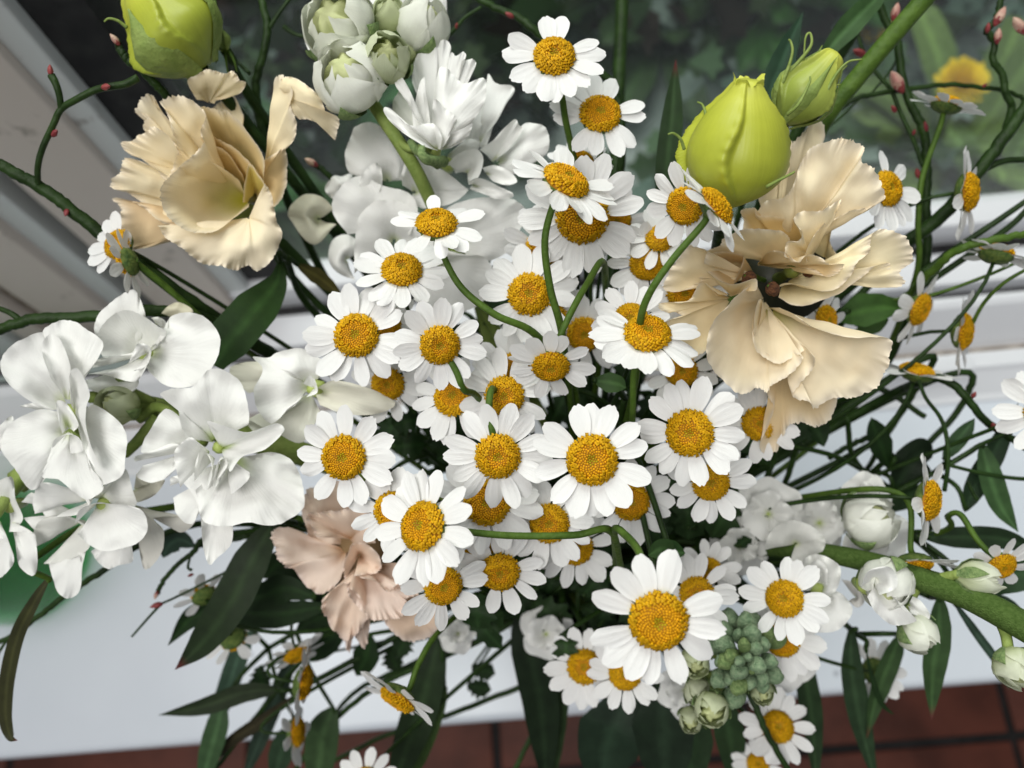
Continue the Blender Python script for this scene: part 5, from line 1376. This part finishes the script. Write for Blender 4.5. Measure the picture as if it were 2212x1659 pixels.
twig('wiry forked twig over the sill beside the right leaves',
     [[(2240, 985, .29), (2190, 950, .29), (2130, 910, .29), (2080, 850, .29), (2035, 818, .292), (1995, 822, .295), (1950, 840, .31)],
      [(1985, 822, .285), (2000, 860, .285), (2030, 900, .285), (2044, 940, .285), (2048, 1000, .286), (2040, 1060, .29)],
      [(2050, 1005, .286), (2110, 965, .286), (2165, 940, .288), (2195, 920, .29)], [(2050, 1005, .286), (2120, 1022, .287), (2190, 1033, .289), (2240, 1035, .29)],
      [(2090, 1040, .29), (2105, 1070, .29), (2112, 1080, .29)]],
     [(2100, 860, .289, 16, 60, 0), (2150, 930, .289, 18, 110, 0), (2185, 920, .29, 14, 90, 0)], .0013, 6)
twig('dark twig at the window frame with red buds at its tips',
     [[(-30, 340, .255), (30, 372, .256), (80, 400, .258), (140, 442, .260), (200, 490, .263), (330, 590, .27), (470, 690, .285), (640, 800, .31)],
      [(82, 400, .257), (82, 360, .254), (92, 320, .252), (115, 270, .250), (132, 236, .249), (165, 215, .248), (205, 195, .248), (240, 187, .248), (270, 182, .248), (298, 168, .248)],
      [(132, 236, .249), (128, 205, .247), (120, 180, .246), (111, 163, .246)]],
     [(110, 165, .246, 26, 95, 0), (113, 295, .251, 18, 55, 0), (220, 190, .247, 18, 15, 0), (146, 452, .259, 16, 250, 0)], .0019, 7)
twig('bud twig slanting across the black gasket below the plump lime bud',
     [[(252, 88, .262), (262, 110, .262), (275, 130, .263), (305, 150, .264), (340, 185, .267), (360, 210, .27), (450, 330, .285), (600, 560, .32)],
      [(305, 150, .264), (300, 140, .263)]],
     [(257, 96, .261, 30, 130, 1)], .0012, 8)
twig('forked dark stem rising behind the left lisianthus',
     [[(560, -30, .285), (570, 20, .285), (578, 65, .285), (565, 130, .286), (553, 180, .288), (560, 250, .292), (590, 360, .30), (680, 560, .33)],
      [(640, -20, .284), (605, 25, .284), (580, 64, .285)], [(540, 160, .284), (505, 125, .284), (470, 80, .284)], [(680, 82, .29), (640, 75, .289), (612, 57, .288)]],
     [], .0013, 9)
twig('thin stem with a red bud crossing behind the highest daisy',
     [[(1000, -20, .29), (1060, 12, .29), (1120, 38, .29), (1160, 70, .29), (1230, 120, .295), (1330, 200, .30), (1340, 400, .31), (1330, 600, .33)],
      [(1040, 15, .29), (1005, 38, .289), (985, 60, .289), (960, 85, .289)]],
     [(1110, 38, .288, 22, 150, 0), (985, 62, .288, 14, 80, 0)], .0013, 10)
twig('single pink bud on a thin stalk between lisianthus and stock',
     [[(662, 342, .285), (680, 355, .285), (712, 382, .287), (760, 450, .295), (840, 600, .32)]], [(684, 357, .284, 30, 150, 1)], .0009, 11)
twig('dark smooth stem lying level above the left stock',
     [[(-30, 722, .262), (20, 705, .262), (70, 690, .263), (150, 686, .264), (240, 682, .266), (340, 672, .27), (470, 700, .28), (640, 800, .31)],
      [(-20, 660, .264), (20, 675, .263), (42, 690, .263)]], [], .0017, 12)
twig('fine twig with tiny buds hanging over the white sill',
     [[(338, 1285, .30), (360, 1245, .30), (395, 1210, .30), (420, 1190, .30), (440, 1165, .30), (520, 1150, .305), (640, 1140, .32), (800, 1200, .34)],
      [(335, 1310, .302), (380, 1290, .302), (440, 1260, .303), (520, 1220, .306)], [(285, 1375, .305), (320, 1335, .303), (345, 1308, .302)], [(412, 1198, .30), (406, 1225, .299), (415, 1232, .299)]],
     [(340, 1278, .299, 18, 250, 1), (352, 1304, .301, 30, 195, 0), (418, 1240, .299, 14, 200, 0)], .0009, 13)
twig('long thin twig crossing the green glass shade on the sill',
     [[(-30, 1400, .30), (30, 1370, .30), (95, 1322, .30), (150, 1280, .298), (220, 1235, .295), (300, 1180, .30), (450, 1130, .31), (700, 1150, .34)],
      [(-20, 1440, .30), (10, 1390, .30), (35, 1365, .30)]], [], .001, 14)
twig('dark straight twig lying under the peach lisianthus',
     [[(470, 1172, .31), (520, 1160, .31), (560, 1150, .312), (620, 1120, .318), (800, 1150, .34)], [(560, 1165, .312), (600, 1135, .314), (640, 1115, .318)]], [], .0012, 15)
for k, pts in enumerate([[(650, 1680, .40), (830, 1590, .39), (980, 1540, .385), (1135, 1480, .38)], [(690, 1600, .40), (760, 1500, .39), (900, 1430, .37), (1100, 1330, .34)], [(620, 1690, .36), (700, 1580, .355), (820, 1480, .35), (1000, 1400, .34)],
                         [(450, 1680, .36), (560, 1540, .355), (660, 1420, .35), (800, 1330, .34)], [(1100, 1690, .35), (1150, 1580, .35), (1180, 1470, .345), (1200, 1380, .33)], [(1345, 1690, .36), (1320, 1570, .355), (1300, 1480, .35), (1280, 1400, .33)],
                         [(1740, 1400, .30), (1650, 1330, .31), (1600, 1290, .32), (1500, 1250, .33)], [(1720, 1690, .29), (1660, 1590, .29), (1625, 1510, .292), (1590, 1440, .30)]]):
    twig(['long straight stem crossing the sill below the peach lisianthus', 'stem slanting from the tile edge up to the centre shade', 'stem running beside the blurred strap leaves to the sill edge', 'stem crossing the hanging side-on daisies', 'stem hanging over the tiles left of the broad dark leaf', 'stem hanging over the tiles right of the broad dark leaf', 'stem leaving the bouquet between stock bloom and nearest big daisy', 'stem in front of the daisy that hangs before the tiles'][k], [pts], [], .0011, 20 + k)
for k, pts in enumerate([[(1820, 1130, .34), (1880, 1000, .34), (1960, 870, .33), (2010, 790, .32)], [(1790, 990, .33), (1840, 960, .33), (1890, 940, .33)], [(1680, 1090, .33), (1710, 1000, .32), (1740, 900, .31)], [(1830, 900, .31), (1850, 1000, .32), (1960, 1080, .32), (2010, 1120, .33)],
                         [(1920, 1130, .34), (1950, 1020, .335), (2060, 900, .33), (2100, 830, .325)], [(2000, 900, .315), (1900, 840, .32), (1830, 860, .33)], [(1620, 1120, .32), (1670, 1000, .315), (1690, 930, .31)]]):
    twig(['long dark stem rising from the white stock to the edge-on daisy', 'short dark stem ending in the air under the lisianthus', 'upright dark stem under the hanging lisianthus petal', 'curved dark stem passing the lobed dark leaves', 'dark stem rising behind the wiry forked twig', 'level dark stem below the rail behind lisianthus petals', 'dark stem beside the dark orange daisy'][k], [pts], [], .0011, 40 + k)

# thick lisianthus stems that leave the picture at the top right
for lab, pts, r in (('thick smooth green stem slanting out beside the slim bud', [(2040, -50, .262), (1995, 0, .262), (1930, 75, .264), (1850, 170, .268), (1775, 268, .275), (1720, 400, .29)], .0031),
                    ('green stem with folded leaf behind the slim bud', [(1910, -40, .285), (1870, 20, .285), (1830, 90, .286), (1780, 170, .288), (1700, 330, .30)], .0024)):
    P = catmull(px_path(pts), 8)
    ext = to_vase(P[-1], _n(P[-1] - P[-3]), rnd, .03)
    P = np.vstack([P, ext[1:]])
    e = thing('flower_stem', lab, 'stem', P[-1], 'bare flower stems')
    tube('stem', P, r, r, M_STEMD if 'smooth' not in lab else M_STEM, e, P[-1], 12)
    if 'folded' in lab:
        V, Fc, Cc, Pp = blade_data(px_path([(1775, 130, .283), (1800, 95, .281), (1850, 40, .280), (1890, 0, .281), (1920, -40, .282)]), .0085, .3, .5, (0.05, 0.11, 0.035))
        link('leaf', mesh('leaf', V - P[-1], Fc, M_LEAF, Cc, Pp), e)
P = catmull(px_path([(1345, -40, .36), (1342, 60, .36), (1336, 200, .36), (1332, 320, .36), (1330, 430, .36), (1320, 600, .37)]), 8)
ext = to_vase(P[-1], _n(P[-1] - P[-3]), rnd, .03)
P = np.vstack([P, ext[1:]])
e = thing('flower_stem', 'blurred dark upright stem behind the two highest daisies', 'stem', P[-1], 'bare flower stems')
tube('stem', P, .0030, .0030, M_STEMD, e, P[-1], 10)

# ------------------------------------------------------------------ leaves
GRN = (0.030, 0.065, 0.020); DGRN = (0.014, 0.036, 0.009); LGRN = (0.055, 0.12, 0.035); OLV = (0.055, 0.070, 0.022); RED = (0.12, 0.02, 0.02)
STRAP = [(0, .25), (.1, .6), (.25, .9), (.45, 1.0), (.62, .92), (.76, .70), (.87, .40), (.95, .15), (1, .01)]
sprig('sprig with one narrow upright leaf between the daisies and the lime bud', [(1425, 470, .29), (1410, 560, .31)],
      [([(1428, 470, .288), (1440, 360, .285), (1452, 250, .283), (1460, 128, .282)], .0088, .1, (0.022, 0.050, 0.014), RED, STRAP)], seed=1)
sprig('sprig with a broad dark leaf pointing up behind the slim bud', [(1640, 300, .30), (1600, 450, .32)],
      [([(1640, 300, .298), (1665, 200, .296), (1695, 120, .295), (1735, 25, .294)], .0098, .2, (0.022, 0.058, 0.030), None, STRAP)], seed=2)
sprig('sprig with a triangular green leaf beside the left stock', [(620, 560, .285), (640, 620, .30)],
      [([(606, 565, .284), (596, 615, .280), (545, 680, .274), (490, 745, .270), (462, 790, .268)], .0165, -.2, (0.030, 0.072, 0.018), None, [(0, .08), (.18, .35), (.45, .95), (.75, 1.0), (1, .5)]),
       ([(640, 570, .29), (690, 600, .295), (740, 640, .30)], .006, 0, (0.09, 0.08, 0.02))], seed=3)
sprig('sprig of long dark pointed leaves hanging over the white sill', [(640, 1130, .30), (720, 1160, .32)],
      [([(590, 1130, .292), (545, 1210, .288), (500, 1300, .286), (440, 1385, .286), (378, 1447, .288)], .0145, -.3, (0.018, 0.034, 0.012), RED, STRAP),
       ([(700, 1310, .31), (600, 1325, .31), (500, 1318, .312), (420, 1330, .315), (362, 1395, .318)], .0125, .5, DGRN, None, STRAP),
       ([(680, 1290, .305), (620, 1270, .305), (560, 1290, .308), (470, 1310, .31)], .012, .2, DGRN)], seed=4)
sprig('sprig of dark overlapping leaves in the shade under the peach lisianthus', [(760, 1300, .33), (860, 1260, .34)],
      [([(800, 1260, .325), (740, 1270, .325), (680, 1260, .327), (620, 1230, .33)], .016, .2, DGRN), ([(820, 1310, .33), (750, 1330, .33), (690, 1335, .332), (640, 1360, .335)], .015, -.2, DGRN),
       ([(700, 1240, .32), (650, 1215, .32), (600, 1220, .322), (570, 1250, .325)], .013, .1, DGRN), ([(760, 1340, .335), (700, 1390, .337), (670, 1430, .34)], .012, .2, DGRN)], seed=31)
sprig('sprig with a small round-tipped leaf under the left stock', [(420, 1180, .31), (520, 1160, .32)],
      [([(420, 1180, .31), (390, 1165, .31), (365, 1178, .311), (352, 1205, .312)], .009, .3, (0.04, 0.075, 0.05))], seed=5)
sprig('single long brown-green leaf hooked at its tip beside the green jar', [(60, 1215, .262), (200, 1130, .28), (400, 1090, .30)],
      [([(105, 1250, .262), (75, 1300, .262), (40, 1370, .263), (18, 1460, .265), (12, 1540, .266), (22, 1590, .266), (38, 1600, .265)], .0052, .6, (0.040, 0.042, 0.014), RED, STRAP)], seed=6, smat=M_STEM)
sprig('sprig with narrow leaves spreading low over the sill edge', [(640, 1490, .335), (720, 1450, .34), (900, 1350, .35)],
      [([(600, 1490, .335), (530, 1495, .334), (440, 1525, .334), (342, 1545, .335)], .0085, .3, (0.022, 0.036, 0.014), None, STRAP),
       ([(640, 1500, .34), (560, 1560, .345), (500, 1600, .35), (470, 1640, .352)], .006, .4, (0.035, 0.03, 0.014))], seed=7)
sprig('sprig of blurred bluish strap leaves falling over the tile edge', [(580, 1400, .36), (700, 1330, .36)],
      [([(545, 1340, .36), (515, 1420, .362), (480, 1520, .365), (445, 1590, .37)], .010, .2, (0.045, 0.085, 0.055), None, STRAP),
       ([(482, 1520, .345), (470, 1570, .345), (450, 1640, .347), (430, 1720, .35)], .0105, .1, (0.055, 0.11, 0.045), None, STRAP),
       ([(640, 1400, .37), (600, 1500, .372), (560, 1600, .375), (520, 1700, .38)], .009, .1, (0.035, 0.06, 0.04), None, STRAP),
       ([(720, 1530, .35), (700, 1580, .35), (690, 1650, .352), (680, 1720, .355)], .015, .1, (0.045, 0.085, 0.032), None, STRAP),
       ([(640, 1560, .37), (610, 1620, .372), (590, 1690, .375)], .012, .2, (0.03, 0.06, 0.03), None, STRAP)], seed=8)
sprig('sprig of long dark leaves hanging below the peach lisianthus', [(960, 1350, .34), (1040, 1300, .34)],
      [([(950, 1370, .338), (930, 1450, .338), (905, 1540, .34), (870, 1640, .342), (840, 1740, .345)], .0155, .2, (0.020, 0.038, 0.014), None, STRAP),
       ([(960, 1480, .345), (925, 1550, .345), (890, 1640, .347), (860, 1720, .35)], .013, .3, (0.045, 0.085, 0.02), None, STRAP),
       ([(800, 1370, .34), (790, 1420, .342), (770, 1460, .345)], .012, 0, DGRN)], seed=9)
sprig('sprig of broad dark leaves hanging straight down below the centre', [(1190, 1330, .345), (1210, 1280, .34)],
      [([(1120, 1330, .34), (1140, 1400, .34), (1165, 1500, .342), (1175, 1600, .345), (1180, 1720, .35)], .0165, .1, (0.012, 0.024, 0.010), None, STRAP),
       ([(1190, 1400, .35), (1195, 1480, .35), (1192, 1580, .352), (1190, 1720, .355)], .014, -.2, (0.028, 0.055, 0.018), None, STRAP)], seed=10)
sprig('sprig of wide shaded leaves below the nearest big daisy', [(1380, 1440, .34), (1330, 1350, .34)],
      [([(1370, 1490, .325), (1330, 1560, .325), (1310, 1620, .327), (1300, 1720, .33)], .030, .2, (0.018, 0.036, 0.020)),
       ([(1420, 1470, .32), (1430, 1540, .32), (1435, 1620, .322), (1440, 1740, .325)], .026, -.1, (0.016, 0.030, 0.016)),
       ([(1500, 1500, .33), (1500, 1580, .33), (1490, 1660, .332), (1480, 1740, .335)], .016, -.1, (0.022, 0.046, 0.018))], seed=11)
sprig('sprig of mid green strap leaves falling over the terracotta tiles', [(1560, 1480, .33), (1480, 1400, .34)],
      [([(1560, 1500, .322), (1570, 1560, .322), (1580, 1620, .324), (1590, 1720, .326)], .0125, .1, (0.024, 0.050, 0.018), None, STRAP),
       ([(1730, 1400, .33), (1742, 1480, .33), (1755, 1570, .332), (1765, 1720, .335)], .0098, .1, (0.026, 0.052, 0.020), None, STRAP)], seed=12)
sprig('sprig of hanging strap leaves with pale tips right of the tile-edge daisies', [(1850, 1370, .32), (1760, 1290, .33)],
      [([(1838, 1360, .318), (1838, 1440, .32), (1850, 1520, .322), (1868, 1600, .325), (1900, 1720, .33)], .0100, .2, (0.030, 0.058, 0.026), None, STRAP),
       ([(1945, 1370, .315), (1925, 1420, .317), (1895, 1500, .32), (1872, 1595, .323)], .0085, .1, (0.042, 0.085, 0.028), (0.12, .06, .03), STRAP),
       ([(1870, 1400, .31), (1885, 1470, .312), (1905, 1520, .314), (1932, 1545, .316)], .0024, .1, DGRN)], seed=13)
sprig('sprig with one broad hanging leaf under the hairy stock stem', [(2010, 1290, .30), (1900, 1240, .31)],
      [([(2030, 1290, .285), (2025, 1370, .286), (2015, 1450, .288), (2012, 1557, .291)], .0098, .1, (0.050, 0.10, 0.034), (0.15, .05, .04), STRAP),
       ([(2060, 1300, .29), (2110, 1370, .295), (2160, 1440, .30), (2180, 1490, .302)], .0035, .1, (0.05, 0.09, 0.06), None, STRAP)], seed=14)
sprig('sprig of long level leaves beside the downy stock bud', [(1960, 1150, .30), (1850, 1180, .31)],
      [([(2000, 1160, .292), (2080, 1160, .29), (2170, 1165, .29), (2260, 1200, .292)], .0085, .2, (0.022, 0.044, 0.018), None, STRAP),
       ([(2100, 1280, .29), (2160, 1250, .285), (2230, 1240, .282), (2290, 1260, .28)], .012, .1, (0.035, 0.075, 0.03), None, STRAP),
       ([(2080, 1300, .295), (2150, 1310, .293), (2220, 1330, .29)], .010, .2, (0.03, 0.06, 0.03), None, STRAP)], seed=15)
sprig('sprig of crossing green strap leaves above the sill at the right', [(2020, 1020, .31), (1900, 1080, .32)],
      [([(2085, 1100, .30), (2110, 1040, .298), (2150, 970, .296), (2200, 870, .295)], .0095, .2, (0.026, 0.055, 0.024), None, STRAP),
       ([(2120, 960, .29), (2135, 1020, .29), (2160, 1090, .291), (2200, 1150, .292)], .0090, -.1, (0.055, 0.115, 0.04), None, STRAP),
       ([(2040, 990, .30), (2060, 960, .298), (2085, 930, .297), (2106, 903, .296)], .0068, .1, (0.06, 0.12, 0.05), None, STRAP)], seed=16)
sprig('sprig of lobed dark green leaves between twigs above the sill', [(1930, 980, .32), (1850, 1050, .33)],
      [([(1920, 1010, .315), (1905, 970, .312), (1890, 930, .310), (1882, 902, .309)], .0098, .1, DGRN), ([(1930, 1060, .318), (1960, 1010, .315), (1990, 980, .314), (2015, 985, .314)], .016, .2, (0.012, 0.026, 0.010)),
       ([(1880, 1090, .32), (1920, 1075, .318), (1960, 1070, .318), (2000, 1050, .318)], .012, .1, DGRN),
       ([(1700, 960, .30), (1740, 920, .30), (1765, 930, .30), (1780, 965, .30)], .012, .2, DGRN)], seed=17)
sprig('sprig with a bright lobed leaf beside the small side-on daisies', [(1830, 680, .30), (1780, 760, .31)],
      [([(1810, 690, .296), (1850, 675, .294), (1900, 665, .293), (1955, 668, .293)], .0125, .4, (0.065, 0.15, 0.03)),
       ([(1820, 670, .30), (1850, 645, .298), (1900, 645, .297), (1960, 652, .296)], .0035, .1, (0.07, 0.15, 0.03)),
       ([(1850, 700, .30), (1880, 700, .298), (1920, 690, .297)], .009, .2, (0.045, 0.10, 0.02))], seed=18)
sprig('sprig of small pointed leaves under the wide upward-tipped daisy', [(1350, 860, .26), (1330, 950, .28)],
      [([(1285, 822, .236), (1310, 825, .234), (1335, 830, .234), (1352, 838, .235)], .0062, .1, (0.055, 0.11, 0.035)), ([(1450, 1200, .24), (1430, 1185, .236), (1400, 1200, .236)], .007, .3, (0.05, 0.11, 0.03)),
       ([(1410, 1210, .245), (1440, 1190, .243), (1480, 1195, .243)], .008, .2, (0.04, 0.10, 0.025))], seed=19)

# lobed feverfew leaves and dark filling between the stems
LOBED = [(0, .2), (.12, .5), (.2, .3), (.34, .85), (.44, .5), (.58, 1.0), (.68, .6), (.8, .7), (.9, .35), (1, .04)]
rg = random.Random(99)
for k in range(12):
    cx0, cy0 = [(1000, 900), (1320, 880), (1150, 1000), (1400, 1130), (1250, 1250), (1100, 1300), (1500, 1150), (900, 960), (1330, 1300), (1580, 1000), (1040, 700), (1200, 1120)][k]
    lv = []
    for q in range(8):
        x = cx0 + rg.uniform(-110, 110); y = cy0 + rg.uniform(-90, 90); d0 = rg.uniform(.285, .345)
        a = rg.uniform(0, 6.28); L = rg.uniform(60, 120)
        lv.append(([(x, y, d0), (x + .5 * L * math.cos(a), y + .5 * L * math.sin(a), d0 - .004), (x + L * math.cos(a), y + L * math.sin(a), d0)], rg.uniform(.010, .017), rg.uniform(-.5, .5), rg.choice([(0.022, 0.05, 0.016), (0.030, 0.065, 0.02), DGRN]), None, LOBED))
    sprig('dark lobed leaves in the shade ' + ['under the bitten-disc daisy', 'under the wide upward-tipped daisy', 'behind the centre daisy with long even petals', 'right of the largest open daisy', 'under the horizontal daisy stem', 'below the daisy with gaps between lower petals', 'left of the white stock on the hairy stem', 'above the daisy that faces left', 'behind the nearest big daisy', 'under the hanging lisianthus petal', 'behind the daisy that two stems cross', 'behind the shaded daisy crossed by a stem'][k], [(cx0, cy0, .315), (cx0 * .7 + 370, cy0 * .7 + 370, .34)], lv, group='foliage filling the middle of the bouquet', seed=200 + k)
for k, (x, y, d0, a) in enumerate([(1020, 1440, .37, .3), (880, 1370, .35, 2.0), (840, 1400, .36, 1.2), (560, 1440, .36, 1.4), (1010, 1480, .38, 0.2)]):
    sprig(['lobed leaf shaped like a bird over the white sill', 'small lobed leaf below the thin hanging daisy petals', 'small lobed leaf beside the long dark hanging leaf', 'small lobed leaf among the blurred strap leaves', 'small lobed leaf next to the bird-shaped one'][k], [(x, y, d0), (1100, 1330, .36)], [([(x, y, d0), (x + 22 * math.cos(a), y + 22 * math.sin(a), d0), (x + 52 * math.cos(a), y + 52 * math.sin(a), d0)], .012, .2, DGRN, None, LOBED)], seed=300 + k, r=.0008, group='small lobed leaves over the sill')

# ------------------------------------------------------------------ vase and green jar
def lathe(name, prof, k, mat, parent, loc=(0, 0, 0)):
    a = np.linspace(0, 2 * math.pi, k, endpoint=False)
    V = [(r * math.cos(t) + loc[0], r * math.sin(t) + loc[1], z + loc[2]) for r, z in prof for t in a]
    return link(name, mesh(name, V, grid_faces(len(prof), k, True), mat), parent)


def tint_glass(name, c, rough=.03):
    m, nt, b = new_mat(name)
    N, L = nt.nodes, nt.links
    fr = thin_fresnel(N, L)
    tr = N.new('ShaderNodeBsdfTransparent'); tr.inputs[0].default_value = (*c, 1)
    gl = N.new('ShaderNodeBsdfGlossy'); gl.inputs['Roughness'].default_value = rough
    ms = N.new('ShaderNodeMixShader')
    L.new(fr.outputs[0], ms.inputs[0]); L.new(tr.outputs[0], ms.inputs[1]); L.new(gl.outputs[0], ms.inputs[2])
    L.new(ms.outputs[0], N['Material Output'].inputs['Surface'])
    return m


vb = np.array([VASE[0], VASE[1], 0.0])
ev = thing('vase', 'stoneware vase hidden under the flowers, holding all stems', 'vase', vb)
M_VASE = plain('vase_dark_glaze', (0.02, 0.03, 0.022), (0.04, 0.055, 0.04), .25, 20)
lathe('body', [(.0, .003), (.030, .001), (.040, .004), (.046, .03), (.048, .08), (.043, .13), (.035, .165), (.034, .182), (.037, .188), (.034, .187), (.031, .18), (.032, .16), (.04, .12), (.044, .07), (.04, .02), (.0, .012)], 40, M_VASE, ev)
gj = np.array([-0.405, 0.105, 0.0])
ej = thing('jar', 'green glass jar on the white sill left of the bouquet', 'jar', gj)
M_JAR = tint_glass('green_bottle_glass', (0.12, 0.74, 0.26))
lathe('body', [(.0, .004), (.036, .002), (.047, .006), (.050, .02), (.050, .10), (.046, .125), (.036, .145), (.034, .160), (.037, .165), (.033, .162), (.032, .145), (.042, .122), (.046, .1), (.046, .02), (.04, .010), (.0, .010)], 48, M_JAR, ej)

# ------------------------------------------------------------------ garden plants seen through the pane
M_DAND = plain('dandelion_yellow', (0.86, 0.60, 0.01), (0.90, 0.70, 0.02), .7, 300)


def dandelion(label, x, y, d, R):
    P = at(x, y, d)
    e = thing('dandelion', label, 'dandelion', P, 'dandelions outside the pane')
    rg = random.Random(int(x))
    Nn = _n(np.array([0.05, -0.1, 1.0]))
    T = _n(np.cross(Nn, [1, .2, 0])); B = np.cross(Nn, T)
    V, Fc = [], []
    for i in range(150):
        r = math.sqrt(i / 150.0); a = i * 2.4
        out = (T * math.cos(a) + B * math.sin(a))
        dr = _n(out * (r + .05) + Nn * (1.15 - r)); sd = _n(np.cross(dr, Nn + .01))
        L = R * rg.uniform(.8, 1.1); wd = R * .07
        b = len(V)
        V += [dr * L * .1 - sd * wd * .5, dr * L * .1 + sd * wd * .5, dr * L + sd * wd, dr * L - sd * wd]
        Fc.append((b, b + 1, b + 2, b + 3))
    link('flower_head', mesh('flower_head', V, Fc, M_DAND), e)
    g = np.array([P[0] + .03, P[1] + .02, gz])
    tube('stem', catmull([P, (P + g) / 2 + np.array([.01, 0, 0]), g], 8), .003, .0035, M_STEM, e, P)
    return e


dandelion('yellow dandelion behind the glass above the daisy seen from beneath', 2070, 185, .86, .028)
dandelion('smaller yellow dandelion behind the glass by the slanting green stem', 1885, 62, 1.05, .026)


def garden_plant(label, x, y, d, n_, L, wdt, c, seed, spread=1.0):
    P = at(x, y, d)
    P = np.array([P[0], P[1], gz + 0.0])
    e = thing('garden_plant', label, 'plant', P, 'garden plants outside the pane')
    rg = random.Random(seed)
    for i in range(n_):
        a = rg.uniform(0, 6.28); el = rg.uniform(.25, 1.0)
        o = np.array([math.cos(a) * math.cos(el) * spread, math.sin(a) * math.cos(el) * spread, math.sin(el)])
        l = L * rg.uniform(.6, 1.1)
        pts = [P, P + o * l * .5, P + o * l * .85 + np.array([0, 0, -.02 * l / L]), P + o * l + np.array([0, 0, -.2 * l])]
        V, Fc, Cc, Pp = blade_data(pts, wdt, rg.uniform(-.4, .4), .2, tuple(np.array(c) * rg.uniform(.7, 1.3)), nrm=np.array([0.05, -.2, 1.0]))
        link('leaf', mesh('leaf', V - P, Fc, M_LEAF, Cc, Pp), e)
    return e


garden_plant('fresh light green plant outside the pane below the dandelion', 2080, 330, 1.0, 14, .22, .05, (0.18, 0.28, 0.08), 1)
garden_plant('light green leafy plant outside the pane at the right', 2190, 380, 0.95, 12, .18, .045, (0.16, 0.26, 0.09), 2)
garden_plant('mid green plant outside the pane beside the stock', 700, 340, 1.0, 14, .2, .06, (0.06, 0.15, 0.06), 3)
garden_plant('dark green plant outside the pane behind the stock', 730, 560, .95, 12, .18, .05, (0.06, 0.14, 0.05), 4)
garden_plant('low dark green plant outside the pane behind the highest daisies', 1420, 120, 1.15, 16, .2, .05, (0.03, 0.06, 0.02), 5)
garden_plant('bright green leafy plant in the ivy behind the slim bud', 1720, 60, 1.15, 14, .2, .05, (0.03, 0.10, 0.015), 6)
